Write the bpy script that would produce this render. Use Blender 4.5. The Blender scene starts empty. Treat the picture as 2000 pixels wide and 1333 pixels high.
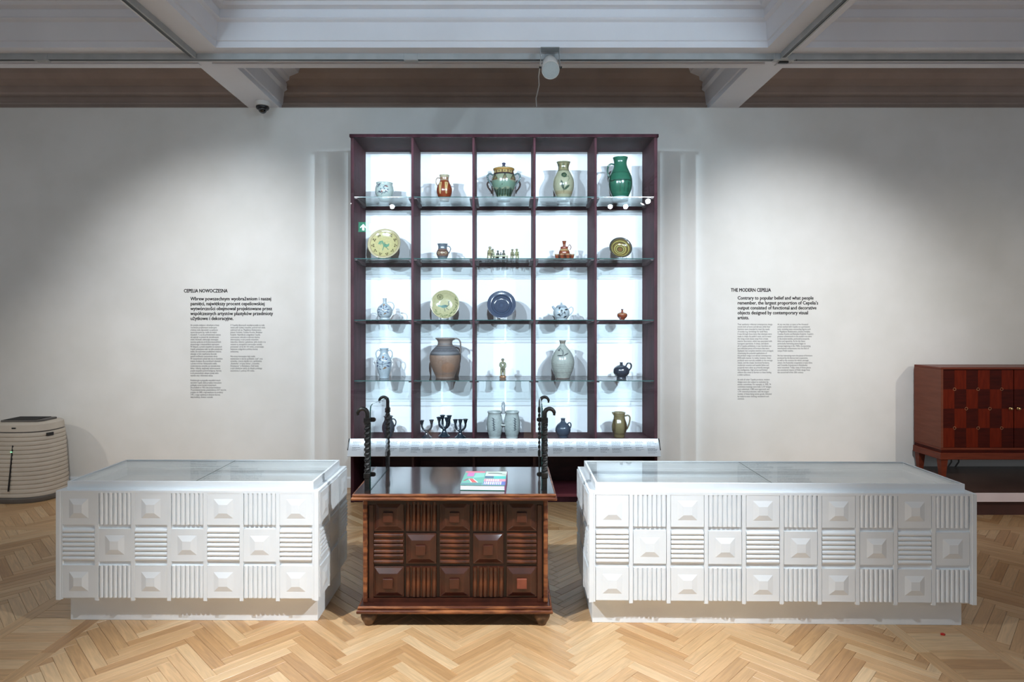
import bpy, bmesh, math, random
import numpy as np
from mathutils import Vector, Matrix

random.seed(7)
S = bpy.context.scene
C = S.collection
PI = math.pi
F = 1200.0                 # focal length in pixels of the 2000 px frame
EYE = 1.5                  # eye height (m)
VX, VY = 983.0, 625.0      # vanishing point of the depth direction

# ------------------------------------------------------------------ camera
cam = bpy.data.cameras.new('camera')
cam.sensor_width = 36.0
cam.lens = F * 36.0 / 2000.0
cam.shift_x = (1000.0 - VX) / 2000.0
cam.shift_y = -(666.5 - VY) / 2000.0
cam.clip_start = 0.05
camo = bpy.data.objects.new('camera', cam)
C.objects.link(camo)
camo.location = (0, 0, EYE)
camo.rotation_euler = (PI / 2, 0, 0)
S.camera = camo

# ------------------------------------------------------------------ world, view
w = bpy.data.worlds.new('world')
S.world = w
w.use_nodes = True
w.node_tree.nodes['Background'].inputs[0].default_value = (0.88, 0.93, 1.0, 1)
w.node_tree.nodes['Background'].inputs[1].default_value = 0.37
S.view_settings.view_transform = 'Standard'
S.view_settings.look = 'None'
S.view_settings.exposure = 0.0
S.view_settings.gamma = 1.0
S.view_settings.use_curve_mapping = False
try:
    S.cycles.use_denoising = True
    S.cycles.transparent_max_bounces = 24
    S.cycles.max_bounces = 7
    S.cycles.caustics_reflective = False
    S.cycles.caustics_refractive = False
    S.cycles.sample_clamp_indirect = 4.0
except Exception:
    pass

# lamps of the room and one added centre fill: (label, position, target, watts, cone deg, blend, colour, lens glow, framed beam)
COOL = (0.66, 0.85, 1.0)
NEUT = (0.97, 0.98, 1.0)
FLOOR = (0.91, 0.96, 1.0)
WARM = (1.0, 0.90, 0.76)
LAMPS = [
    ('right track spotlight glaring in the right edge of the shelf glass', (1.99, 1.64, 3.13), (0.19, 5.04, 1.86), 820, 75, 0.3, COOL, 400, True),
    ('left track spotlight aimed at the tall display shelf', (-2.20, 1.58, 3.13), (-0.28, 5.04, 1.86), 820, 75, 0.3, COOL, 400, True),
    ('rear track spotlight mirrored as a dot under the white bowl', (-1.67, 0.85, 3.20), (-0.12, 5.04, 1.86), 450, 75, 0.3, COOL, 160, True),
    ('rear track spotlight mirrored as the left dot under the green jug', (1.61, 0.85, 3.20), (0.12, 5.04, 1.86), 250, 75, 0.3, COOL, 160, True),
    ('rear track spotlight mirrored as the right dot under the green jug', (1.84, 0.85, 3.20), (0.14, 5.04, 1.86), 250, 75, 0.3, COOL, 160, True),
    ('added fill spotlight hanging straight opposite the display shelf', (0.0, 0.85, 3.0), (0.0, 5.04, 1.86), 480, 75, 0.3, COOL, 6, True),  # added frontal fill that lightens the shelf shadows, not a known lamp
    ('left track spotlight lighting the left wall text', (-2.20, 2.55, 3.15), (-2.45, 5.5, 1.35), 300, 64, 1.0, NEUT, 60, False),
    ('right track spotlight lighting the right wall text', (1.99, 2.55, 3.15), (2.55, 5.5, 1.35), 350, 62, 1.0, NEUT, 60, False),
    ('far left spotlight shining past the air purifier', (-5.7, 2.4, 3.1), (-3.55, 5.4, 0.35), 85, 40, 1.0, WARM, 40, False),
    ('far right spotlight shining past the sideboard', (5.3, 0.1, 3.1), (4.1, 5.3, 0.8), 230, 44, 1.0, WARM, 40, False),
    ('left track spotlight aimed at the chest and the parquet', (-2.20, 1.27, 3.16), (-0.22, 2.40, 0.0), 550, 63, 1.0, FLOOR, 60, False),
    ('right track spotlight aimed at the chest and the parquet', (1.99, 1.27, 3.16), (0.0, 2.40, 0.0), 550, 63, 1.0, FLOOR, 60, False),
]
SUN_OBJS = []
for i, (lab, p, t, watt, cone, blend, col, glow, framed) in enumerate(LAMPS):
    L = bpy.data.lights.new('spot_beam', 'SPOT')
    L.energy = watt
    L.color = col
    L.spot_size = math.radians(cone)
    L.spot_blend = blend
    L.shadow_soft_size = 0.03 if glow > 10 else 0.006
    o = bpy.data.objects.new('spot_beam', L)
    C.objects.link(o)
    d = (Vector(t) - Vector(p)).normalized()
    o.location = Vector(p) + d * 0.03
    o.rotation_euler = d.to_track_quat('-Z', 'Y').to_euler()
    SUN_OBJS.append((o, p, d))
    if framed:
        # framing projector: four shutters crop the beam to the display shelf
        R = o.rotation_euler.to_matrix().transposed()
        q = []
        for X, Z in ((-1.235, 0.50), (1.247, 0.50), (1.247, 2.985), (-1.235, 2.985)):
            v = R @ (Vector((X, 5.03, Z)) - o.location)
            q.append((v.x / v.z, v.y / v.z))
        L.use_nodes = True
        nt = L.node_tree
        em = nt.nodes['Emission']
        tc = nt.nodes.new('ShaderNodeTexCoord')
        sp = nt.nodes.new('ShaderNodeSeparateXYZ')
        nt.links.new(tc.outputs['Normal'], sp.inputs[0])
        def mth(op, a, b):
            n = nt.nodes.new('ShaderNodeMath')
            n.operation = op
            for k, x in enumerate((a, b)):
                if isinstance(x, (int, float)):
                    n.inputs[k].default_value = x
                else:
                    nt.links.new(x, n.inputs[k])
            return n.outputs[0]
        u = mth('DIVIDE', sp.outputs[0], sp.outputs[2])
        v = mth('DIVIDE', sp.outputs[1], sp.outputs[2])
        cu, cv = sum(a[0] for a in q) / 4, sum(a[1] for a in q) / 4
        mask = None
        for k in range(4):
            (u0, v0), (u1, v1) = q[k], q[(k + 1) % 4]
            nu, nv = v1 - v0, u0 - u1
            ln = math.hypot(nu, nv)
            nu, nv = nu / ln, nv / ln
            c = -(nu * u0 + nv * v0)
            if nu * cu + nv * cv + c < 0:
                nu, nv, c = -nu, -nv, -c
            dst = mth('ADD', mth('ADD', mth('MULTIPLY', u, nu), mth('MULTIPLY', v, nv)), c)
            mr = nt.nodes.new('ShaderNodeMapRange')
            mr.interpolation_type = 'SMOOTHSTEP'
            mr.inputs[1].default_value = -0.016
            mr.inputs[2].default_value = 0.010
            nt.links.new(dst, mr.inputs[0])
            mask = mr.outputs[0] if mask is None else mth('MULTIPLY', mask, mr.outputs[0])
        nt.links.new(mth('ADD', mth('MULTIPLY', mask, 0.94), 0.06), em.inputs['Strength'])


# ------------------------------------------------------------------ helpers
def at(x, y, Y):
    """world point at depth Y that shows at pixel x, y"""
    return Vector(((x - VX) * Y / F, Y, EYE - (y - VY) * Y / F))


class MB:
    def __init__(s):
        s.v, s.f, s.uv = [], [], {}

    def add(s, vs, fs):
        b = len(s.v)
        s.v += [tuple(q) for q in vs]
        s.f += [tuple(b + i for i in q) for q in fs]
        return s

    def box(s, x0, x1, y0, y1, z0, z1):
        return s.add([(x0, y0, z0), (x1, y0, z0), (x1, y1, z0), (x0, y1, z0),
                      (x0, y0, z1), (x1, y0, z1), (x1, y1, z1), (x0, y1, z1)],
                     [(0, 3, 2, 1), (4, 5, 6, 7), (0, 1, 5, 4), (1, 2, 6, 5), (2, 3, 7, 6), (3, 0, 4, 7)])

    def frustum(s, a, b):
        """a, b: 4 points each, counter-clockwise from the front"""
        return s.add(list(a) + list(b), [(3, 2, 1, 0), (4, 5, 6, 7), (0, 1, 5, 4), (1, 2, 6, 5), (2, 3, 7, 6), (3, 0, 4, 7)])

    def prism(s, poly, ax, t0, t1):
        """poly: 2D points; extruded along axis ax between t0 and t1"""
        n = len(poly)
        def mk(p, t):
            return {'x': (t, p[0], p[1]), 'y': (p[0], t, p[1]), 'z': (p[0], p[1], t)}[ax]
        vs = [mk(p, t0) for p in poly] + [mk(p, t1) for p in poly]
        fs = [tuple(range(n - 1, -1, -1)), tuple(range(n, 2 * n))]
        fs += [(i, (i + 1) % n, n + (i + 1) % n, n + i) for i in range(n)]
        return s.add(vs, fs)

    def tube(s, pts, r, n=8, cap=True):
        pts = [Vector(p) for p in pts]
        rs = r if isinstance(r, (list, tuple)) else [r] * len(pts)
        vs, fs = [], []
        prev = None
        for i, p in enumerate(pts):
            t = (pts[min(i + 1, len(pts) - 1)] - pts[max(i - 1, 0)]).normalized()
            if prev is None:
                a = Vector((0, 1, 0)) if abs(t.y) < 0.9 else Vector((1, 0, 0))
            else:
                a = prev
            a = (a - t * a.dot(t)).normalized()
            prev = a
            b = t.cross(a)
            for k in range(n):
                th = 2 * PI * k / n
                vs.append(p + (a * math.cos(th) + b * math.sin(th)) * rs[i])
        m = len(pts)
        for i in range(m - 1):
            for k in range(n):
                fs.append((i * n + k, i * n + (k + 1) % n, (i + 1) * n + (k + 1) % n, (i + 1) * n + k))
        if cap:
            fs.append(tuple(range(n - 1, -1, -1)))
            fs.append(tuple((m - 1) * n + k for k in range(n)))
        return s.add(vs, fs)

    def lathe(s, prof, n=32, c=(0, 0, 0)):
        """prof: (r, z) from bottom to top; ends at r=0 close the shape"""
        vs, fs, ring = [], [], []
        for r, z in prof:
            if r < 1e-6:
                ring.append([len(vs)])
                vs.append((c[0], c[1], c[2] + z))
            else:
                ring.append(list(range(len(vs), len(vs) + n)))
                vs += [(c[0] + r * math.cos(2 * PI * k / n), c[1] + r * math.sin(2 * PI * k / n), c[2] + z) for k in range(n)]
        for A, B in zip(ring, ring[1:]):
            for k in range(n):
                a0, a1 = A[k % len(A)], A[(k + 1) % len(A)]
                b0, b1 = B[k % len(B)], B[(k + 1) % len(B)]
                f = [a0]
                for q in (a1, b1, b0):
                    if q not in f:
                        f.append(q)
                if len(f) > 2:
                    fs.append(tuple(f))
        return s.add(vs, fs)

    def xform(s, M):
        s.v = [tuple(M @ Vector(p)) for p in s.v]
        return s

    def mesh(s, name, mat, smooth=False, bevel=0):
        me = bpy.data.meshes.new(name)
        me.from_pydata(s.v, [], s.f)
        bm = bmesh.new()
        bm.from_mesh(me)
        bmesh.ops.recalc_face_normals(bm, faces=bm.faces)
        if bevel:
            es = [e for e in bm.edges if len(e.link_faces) == 2 and e.calc_face_angle() > 0.6]
            bmesh.ops.bevel(bm, geom=es, offset=bevel, segments=1, affect='EDGES', clamp_overlap=True)
        bm.to_mesh(me)
        bm.free()
        if mat is not None:
            me.materials.append(mat)
        if smooth:
            me.polygons.foreach_set('use_smooth', [True] * len(me.polygons))
            try:
                me.set_sharp_from_angle(angle=math.radians(40))
            except Exception:
                pass
        me.update()
        return me

    def build(s, name, mat, parent=None, smooth=False, bevel=0, loc=None):
        return link(name, s.mesh(name, mat, smooth, bevel), parent, loc)


def link(name, me, parent=None, loc=None, rot=None):
    o = bpy.data.objects.new(name, me)
    C.objects.link(o)
    if parent is not None:
        o.parent = parent
    if loc is not None:
        o.location = loc
    if rot is not None:
        o.rotation_euler = rot
    return o


def tag(o, label=None, cat=None, group=None, kind=None):
    if label:
        o['label'] = label
    if cat:
        o['category'] = cat
    if group:
        o['group'] = group
    if kind:
        o['kind'] = kind
    return o


def thing(name, label, cat, loc=(0, 0, 0), rz=0, group=None):
    o = link(name, None, None, loc, (0, 0, rz))
    o.empty_display_size = 0.1
    return tag(o, label, cat, group)


def struct(name, mb, mat, label=None, **k):
    return tag(mb.build(name, mat, **k), label, None, None, 'structure')


# ------------------------------------------------------------------ materials
def srgb(r, g, b):
    f = lambda c: (c / 12.92 if c <= 0.04045 else ((c + 0.055) / 1.055) ** 2.4)
    return (f(r / 255), f(g / 255), f(b / 255), 1)


def base_mat(name, col, rough=0.5, metal=0.0, spec=0.5, coat=0.0):
    m = bpy.data.materials.new(name)
    m.use_nodes = True
    b = m.node_tree.nodes['Principled BSDF']
    b.inputs['Base Color'].default_value = col
    b.inputs['Roughness'].default_value = rough
    b.inputs['Metallic'].default_value = metal
    b.inputs['Specular IOR Level'].default_value = spec
    b.inputs['Coat Weight'].default_value = coat
    b.inputs['Coat Roughness'].default_value = 0.08
    return m


def N(m, t, **k):
    n = m.node_tree.nodes.new(t)
    for a, v in k.items():
        setattr(n, a, v)
    return n


def lk(m, a, b):
    m.node_tree.links.new(a, b)


def noise_mat(name, c0, c1, scale=8, rough=0.5, stretch=(1, 1, 1), bump=0.0, metal=0, spec=0.5, coat=0.0, detail=4, coords='Object', lo=0.35, hi=0.65):
    m = base_mat(name, c0, rough, metal, spec, coat)
    b = m.node_tree.nodes['Principled BSDF']
    tc = N(m, 'ShaderNodeTexCoord')
    mp = N(m, 'ShaderNodeMapping')
    mp.inputs['Scale'].default_value = stretch
    nz = N(m, 'ShaderNodeTexNoise')
    nz.inputs['Scale'].default_value = scale
    nz.inputs['Detail'].default_value = detail
    rp = N(m, 'ShaderNodeValToRGB')
    rp.color_ramp.elements[0].position = lo
    rp.color_ramp.elements[1].position = hi
    rp.color_ramp.elements[0].color = c0
    rp.color_ramp.elements[1].color = c1
    lk(m, tc.outputs[coords], mp.inputs[0])
    lk(m, mp.outputs[0], nz.inputs['Vector'])
    lk(m, nz.outputs['Fac'], rp.inputs[0])
    lk(m, rp.outputs[0], b.inputs['Base Color'])
    if bump:
        bp = N(m, 'ShaderNodeBump')
        bp.inputs['Strength'].default_value = bump
        bp.inputs['Distance'].default_value = 0.004
        lk(m, nz.outputs['Fac'], bp.inputs['Height'])
        lk(m, bp.outputs[0], b.inputs['Normal'])
    return m


def emit_mat(name, col, strength):
    m = base_mat(name, (0, 0, 0, 1), 0.6)
    b = m.node_tree.nodes['Principled BSDF']
    b.inputs['Emission Color'].default_value = col
    b.inputs['Emission Strength'].default_value = strength
    return m


def glass_mat(name, tint=(1, 1, 1, 1), f0=0.04):
    """thin clear pane: straight-through transparency plus mirror reflection by angle"""
    m = bpy.data.materials.new(name)
    m.use_nodes = True
    nt = m.node_tree
    nt.nodes.remove(nt.nodes['Principled BSDF'])
    out = nt.nodes['Material Output']
    tr = N(m, 'ShaderNodeBsdfTransparent')
    tr.inputs[0].default_value = tint
    gl = N(m, 'ShaderNodeBsdfGlossy')
    gl.inputs['Roughness'].default_value = 0.0
    lw = N(m, 'ShaderNodeLayerWeight')
    lw.inputs[0].default_value = 0.5
    pw = N(m, 'ShaderNodeMath', operation='POWER')
    pw.inputs[1].default_value = 5.0
    ma = N(m, 'ShaderNodeMath', operation='MULTIPLY_ADD')
    ma.inputs[1].default_value = 1 - f0
    ma.inputs[2].default_value = f0
    mx = N(m, 'ShaderNodeMixShader')
    lk(m, lw.outputs['Facing'], pw.inputs[0])
    lk(m, pw.outputs[0], ma.inputs[0])
    lk(m, ma.outputs[0], mx.inputs[0])
    lk(m, tr.outputs[0], mx.inputs[1])
    lk(m, gl.outputs[0], mx.inputs[2])
    lk(m, mx.outputs[0], out.inputs[0])
    return m


def attr_mat(name, rough=0.18, coat=0.4, bump=0.05):
    m = base_mat(name, (1, 1, 1, 1), rough, 0, 0.5, coat)
    b = m.node_tree.nodes['Principled BSDF']
    a = N(m, 'ShaderNodeAttribute', attribute_name='Col')
    nz = N(m, 'ShaderNodeTexNoise')
    nz.inputs['Scale'].default_value = 60
    tc = N(m, 'ShaderNodeTexCoord')
    hs = N(m, 'ShaderNodeHueSaturation')
    mr = N(m, 'ShaderNodeMapRange')
    mr.inputs[3].default_value = 0.37
    mr.inputs[4].default_value = 0.58
    lk(m, tc.outputs['Object'], nz.inputs['Vector'])
    lk(m, nz.outputs['Fac'], mr.inputs[0])
    lk(m, mr.outputs[0], hs.inputs['Value'])
    lk(m, a.outputs['Color'], hs.inputs['Color'])
    lk(m, hs.outputs[0], b.inputs['Base Color'])
    if bump:
        bp = N(m, 'ShaderNodeBump')
        bp.inputs['Strength'].default_value = bump
        bp.inputs['Distance'].default_value = 0.003
        lk(m, nz.outputs['Fac'], bp.inputs['Height'])
        lk(m, bp.outputs[0], b.inputs['Normal'])
    return m


def plank_mat(name, island):
    m = base_mat(name, (1, 1, 1, 1), 0.30, 0, 0.6)
    b = m.node_tree.nodes['Principled BSDF']
    if island:
        g = N(m, 'ShaderNodeNewGeometry')
        rnd = g.outputs['Random Per Island']
    else:
        g = N(m, 'ShaderNodeObjectInfo')
        rnd = g.outputs['Random']
    uv = N(m, 'ShaderNodeUVMap', uv_map='UVMap')
    wn = N(m, 'ShaderNodeTexWhiteNoise', noise_dimensions='1D')
    lk(m, rnd, wn.inputs['W'])
    vm = N(m, 'ShaderNodeVectorMath', operation='MULTIPLY_ADD')
    vm.inputs[1].default_value = (17, 23, 5)
    lk(m, wn.outputs['Color'], vm.inputs[0])
    lk(m, uv.outputs[0], vm.inputs[2])
    mp = N(m, 'ShaderNodeMapping')
    mp.inputs['Scale'].default_value = (3.0, 42.0, 1)
    lk(m, vm.outputs[0], mp.inputs[0])
    nz = N(m, 'ShaderNodeTexNoise')
    nz.inputs['Scale'].default_value = 1.6
    nz.inputs['Detail'].default_value = 6
    nz.inputs['Distortion'].default_value = 1.2
    lk(m, mp.outputs[0], nz.inputs['Vector'])
    r1 = N(m, 'ShaderNodeValToRGB')
    e = r1.color_ramp.elements
    e[0].position, e[0].color = 0.0, srgb(180, 137, 93)
    e[1].position, e[1].color = 1.0, srgb(217, 185, 144)
    for p, c in ((0.25, srgb(195, 155, 110)), (0.5, srgb(203, 164, 120)), (0.75, srgb(209, 172, 128))):
        q = e.new(p)
        q.color = c
    lk(m, wn.outputs['Value'], r1.inputs[0])
    mr = N(m, 'ShaderNodeMapRange')
    mr.inputs[1].default_value = 0.3
    mr.inputs[2].default_value = 0.72
    mr.inputs[3].default_value = 0.78
    mr.inputs[4].default_value = 1.1
    lk(m, nz.outputs['Fac'], mr.inputs[0])
    hs = N(m, 'ShaderNodeHueSaturation')
    lk(m, mr.outputs[0], hs.inputs['Value'])
    lk(m, r1.outputs[0], hs.inputs['Color'])
    lk(m, hs.outputs[0], b.inputs['Base Color'])
    bp = N(m, 'ShaderNodeBump')
    bp.inputs['Strength'].default_value = 0.06
    bp.inputs['Distance'].default_value = 0.002
    lk(m, nz.outputs['Fac'], bp.inputs['Height'])
    lk(m, bp.outputs[0], b.inputs['Normal'])
    return m


M = {}
M['wall'] = noise_mat('wall_paint', srgb(228, 228, 224), srgb(234, 234, 231), 3, 0.85, bump=0.0, spec=0.2)
M['white'] = noise_mat('white_lacquer', srgb(234, 240, 244), srgb(239, 245, 249), 5, 0.42, spec=0.4)
M['ceil'] = noise_mat('ceiling_plaster', srgb(226, 228, 234), srgb(232, 234, 240), 2, 0.9, spec=0.2)
M['cornice'] = noise_mat('cornice_beige', srgb(176, 160, 150), srgb(186, 170, 160), 3, 0.9, spec=0.2)  # even beige grey, darker than the ceiling plaster
M['rail'] = noise_mat('rail_metal', srgb(164, 168, 170), srgb(176, 180, 182), 9, 0.45, spec=0.4)
M['black'] = noise_mat('black_plastic', srgb(14, 14, 15), srgb(22, 22, 23), 20, 0.35)
M['ink'] = noise_mat('printing_ink', srgb(24, 24, 26), srgb(30, 30, 32), 20, 0.8, spec=0.1)
M['inkgrey'] = noise_mat('caption_ink', srgb(104, 108, 116), srgb(118, 122, 130), 20, 0.8, spec=0.1)
M['burg'] = noise_mat('burgundy_stain', srgb(50, 24, 30), srgb(68, 36, 43), 6, 0.7, (3, 3, 0.7), 0.04, spec=0.12)
M['burgdark'] = noise_mat('burgundy_inside', srgb(52, 24, 28), srgb(70, 34, 38), 6, 0.5, (1, 1, 4), 0.03)
M['burgfloor'] = noise_mat('burgundy_board', srgb(120, 56, 66), srgb(138, 68, 78), 4, 0.5, (1, 4, 4), 0.03)
M['backing'] = noise_mat('white_backing', srgb(240, 242, 244), srgb(244, 246, 248), 2, 0.8, spec=0.2)
M['glass'] = glass_mat('clear_glass')
M['caseglass'] = glass_mat('case_glass', (0.985, 0.995, 0.99, 1), 0.05)
M['shelfglass'] = glass_mat('shelf_glass', (0.93, 0.97, 0.965, 1))
M['glassedge'] = noise_mat('glass_cut_edge', srgb(30, 62, 60), srgb(44, 78, 74), 30, 0.1)
M['panel'] = noise_mat('caption_board', srgb(236, 240, 246), srgb(240, 244, 248), 4, 0.6, spec=0.3)
M['chest'] = noise_mat('chest_wood', srgb(43, 18, 11), srgb(72, 33, 20), 9, 0.34, (1, 1, 1), 0.15, coat=0.25, detail=8)
M['chestv'] = noise_mat('chest_reed_wood', srgb(50, 22, 13), srgb(112, 60, 34), 14, 0.34, (1, 1, 1), 0.1, coat=0.25, detail=8, lo=0.4, hi=0.72)
M['chestlid'] = noise_mat('chest_lid_wood', srgb(38, 23, 20), srgb(60, 40, 34), 4, 0.2, (1.2, 14, 14), 0.03, coat=1.0, detail=8)
M['chestedge'] = noise_mat('chest_worn_edge', srgb(84, 40, 22), srgb(158, 98, 58), 16, 0.38, (0.6, 3, 3), 0.2, coat=0.2, detail=8, lo=0.42, hi=0.7)
M['chestdark'] = noise_mat('chest_dark_ground', srgb(20, 9, 6), srgb(38, 17, 11), 9, 0.4, bump=0.1)
M['foot'] = noise_mat('chest_foot_wood', srgb(58, 40, 26), srgb(112, 80, 54), 24, 0.5, bump=0.2)
M['iron'] = noise_mat('wrought_iron', srgb(26, 26, 26), srgb(48, 47, 46), 40, 0.4, metal=0.6, bump=0.2)
M['redwood'] = noise_mat('sideboard_wood', srgb(100, 40, 20), srgb(116, 50, 28), 5, 0.4, (1, 1, 8), spec=0.3)
M['redside'] = noise_mat('sideboard_side', srgb(104, 54, 36), srgb(114, 62, 43), 5, 0.45, (1, 1, 8), spec=0.3)
M['veneer_l'] = noise_mat('veneer_light', srgb(92, 24, 6), srgb(108, 32, 10), 8, 0.45, (6, 1, 1), spec=0.12)
M['veneer_d'] = noise_mat('veneer_dark', srgb(56, 14, 7), srgb(70, 19, 10), 8, 0.45, (1, 1, 6), spec=0.12)
M['brass'] = noise_mat('brass', srgb(190, 160, 110), srgb(210, 184, 136), 20, 0.3, metal=1.0)
M['inlay'] = noise_mat('pale_inlay', srgb(196, 150, 106), srgb(214, 172, 128), 30, 0.4)
M['platdark'] = noise_mat('platform_top', srgb(70, 54, 48), srgb(82, 64, 57), 4, 0.28, coat=0.2)
M['platpink'] = noise_mat('platform_lip', srgb(224, 208, 212), srgb(230, 216, 219), 4, 0.5)
M['platbase'] = noise_mat('platform_base', srgb(62, 34, 30), srgb(76, 42, 36), 4, 0.5)
M['purifier'] = noise_mat('purifier_plastic', srgb(196, 186, 172), srgb(204, 195, 182), 6, 0.5)
M['purgrey'] = noise_mat('purifier_grey', srgb(92, 88, 84), srgb(104, 100, 96), 6, 0.5)
M['camwhite'] = noise_mat('camera_white', srgb(214, 212, 208), srgb(222, 220, 216), 6, 0.4)
M['spkgrey'] = noise_mat('speaker_grille', srgb(176, 186, 188), srgb(186, 196, 198), 300, 0.7)
M['plank'] = plank_mat('oak_plank', False)
M['planks'] = plank_mat('oak_planks_joined', True)
M['subfloor'] = noise_mat('subfloor', srgb(74, 46, 24), srgb(96, 60, 32), 3, 0.6)
M['glaze'] = attr_mat('painted_glaze', 0.16, 0.5)
M['matte'] = attr_mat('matte_clay', 0.6, 0.0, 0.12)
M['wire'] = noise_mat('plate_wire', srgb(70, 66, 60), srgb(90, 86, 80), 30, 0.35, metal=0.8)
M['wirewhite'] = noise_mat('plate_wire_white', srgb(226, 226, 226), srgb(236, 236, 236), 30, 0.4)
M['paper'] = noise_mat('book_pages', srgb(236, 232, 238), srgb(242, 238, 244), 60, 0.8, (1, 1, 30))
M['chestlid'].node_tree.nodes['Principled BSDF'].inputs['Coat IOR'].default_value = 3.6
M['chestlid'].node_tree.nodes['Principled BSDF'].inputs['Coat Roughness'].default_value = 0.085

# ================================================================== FLOOR
floor = struct('floor', MB().box(-6.5, 6.5, -3.0, 5.6, -0.06, -0.006), M['subfloor'], 'honey oak herringbone parquet floor')
PL, PW, PT = 0.36, 0.0535, 0.006
R2 = math.sqrt(2)


def clip_poly(poly, rect):
    x0, x1, y0, y1 = rect
    for ax, lim, sgn in ((0, x0, 1), (0, x1, -1), (1, y0, 1), (1, y1, -1)):
        out = []
        for i in range(len(poly)):
            a, b = poly[i - 1], poly[i]
            da, db = sgn * (a[ax] - lim), sgn * (b[ax] - lim)
            if (da >= 0) != (db >= 0):
                t = da / (da - db)
                out.append((a[0] + t * (b[0] - a[0]), a[1] + t * (b[1] - a[1])))
            if db >= 0:
                out.append(b)
        poly = out
        if len(poly) < 3:
            return []
    return poly


def area(p):
    return 0.5 * abs(sum(p[i - 1][0] * p[i][1] - p[i][0] * p[i - 1][1] for i in range(len(p))))


PLANKS = []    # (polygon, angle, centre, clipped?)
U, V = Vector((1, 1)) / R2, Vector((-1, 1)) / R2


def herring(rect, ox, oy):
    x0, x1, y0, y1 = rect
    for j in range(int((x0 - ox) / (PL * R2)) - 2, int((x1 - ox) / (PL * R2)) + 3):
        for k in range(int((y0 - oy) / (PW * R2)) - 8, int((y1 - oy) / (PW * R2)) + 3):
            a0, b0 = k * PW + j * PL, k * PW - j * PL
            for (u0, u1, v0, v1, ang) in ((a0, a0 + PL, b0, b0 + PW, PI / 4),
                                          (a0 + PL, a0 + PL + PW, b0 + PW - PL, b0 + PW, 3 * PI / 4)):
                p = []
                for uu, vv in ((u0, v0), (u1, v0), (u1, v1), (u0, v1)):
                    q = U * uu + V * vv
                    p.append((q.x + ox, q.y + oy))
                c = Vector((sum(q[0] for q in p) / 4, sum(q[1] for q in p) / 4))
                if c.x < x0 - 0.3 or c.x > x1 + 0.3 or c.y < y0 - 0.3 or c.y > y1 + 0.3:
                    continue
                inside = all(x0 <= q[0] <= x1 and y0 <= q[1] <= y1 for q in p)
                if not inside:
                    p = clip_poly(p, rect)
                    if len(p) < 3 or area(p) < 1e-4:
                        continue
                PLANKS.append((p, ang, c, not inside))


YF0, YB = 0.9, 4.38
herring((-2.02, 1.865, YF0, YB), 0.32, 0.02)
herring((-5.6, -2.43, YF0, YB), 0.18, 0.05)
herring((2.26, 5.2, YF0, YB), 0.30, 0.03)
herring((-5.6, 5.2, YB + 0.07, 5.5), 0.10, 0.0)


def rectplank(x0, x1, y0, y1, ang):
    PLANKS.append(([(x0, y0), (x1, y0), (x1, y1), (x0, y1)], ang, Vector(((x0 + x1) / 2, (y0 + y1) / 2)), True))


for xa, xb in ((-2.085, -2.02), (-2.43, -2.36), (1.865, 1.93), (2.195, 2.26)):
    y = YF0
    k = 0
    while y < YB - 0.01:
        ln = (0.62, 0.55, 0.7)[k % 3]
        rectplank(xa, xb, y, min(y + ln, YB), PI / 2)
        y += ln
        k += 1
for xa, xb in ((-2.36, -2.085), (1.93, 2.195)):
    y = YF0
    while y < YB - 0.01:
        rectplank(xa, xb, y, min(y + 0.0755, YB), 0)
        y += 0.0755
x = -5.6
while x < 5.2:
    rectplank(x, min(x + 0.6, 5.2), YB, YB + 0.07, 0)
    x += 0.6


def plank_geo(poly, ang, c, ins=0.0009):
    """prism with a chamfered top edge, in world xy; uv along / across the board"""
    n = len(poly)
    cx, cy = sum(p[0] for p in poly) / n, sum(p[1] for p in poly) / n
    top = []
    for i in range(n):
        dx, dy = cx - poly[i][0], cy - poly[i][1]
        d = math.hypot(dx, dy) or 1
        # inset along the two local edges
        e1 = Vector(poly[i - 1]) - Vector(poly[i])
        e2 = Vector(poly[(i + 1) % n]) - Vector(poly[i])
        q = Vector(poly[i]) + (e1.normalized() + e2.normalized()) * ins * 1.6
        top.append((q.x, q.y))
    ins0 = 0.0004
    low = []
    for i in range(n):
        e1 = Vector(poly[i - 1]) - Vector(poly[i])
        e2 = Vector(poly[(i + 1) % n]) - Vector(poly[i])
        q = Vector(poly[i]) + (e1.normalized() + e2.normalized()) * ins0
        low.append((q.x, q.y))
    vs = [(p[0], p[1], -PT) for p in low] + [(p[0], p[1], -0.0012) for p in low] + [(p[0], p[1], 0.0) for p in top]
    fs = [tuple(range(2 * n, 3 * n))]
    for i in range(n):
        j = (i + 1) % n
        fs.append((i, j, n + j, n + i))
        fs.append((n + i, n + j, 2 * n + j, 2 * n + i))
    return vs, fs


def set_uv(me, fn):
    uvl = me.uv_layers.new(name='UVMap')
    co = np.empty(len(me.vertices) * 3)
    me.vertices.foreach_get('co', co)
    co = co.reshape(-1, 3)
    idx = np.empty(len(me.loops), dtype=np.int32)
    me.loops.foreach_get('vertex_index', idx)
    uvl.data.foreach_set('uv', fn(co, idx).astype(np.float32).ravel())


def proj(x, y, z=0.0):
    return VX + F * x / y, VY + F * (EYE - z) / y


def hidden(px, py):
    if px < -20 or px > 2020 or py > 1350:
        return True
    for (a, b, c, d) in ((137, 640, 900, 1210), (1155, 1876, 900, 1216), (109, 617, 900, 1172), (1150, 1904, 900, 1180),
                         (705, 1075, 900, 1190), (690, 1130, 800, 980), (1500, 2020, 800, 1005), (-20, 125, 800, 980), (130, 690, 800, 990), (1280, 1500, 800, 1000)):
        if a < px < b and c < py < d:
            return True
    return False


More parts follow.
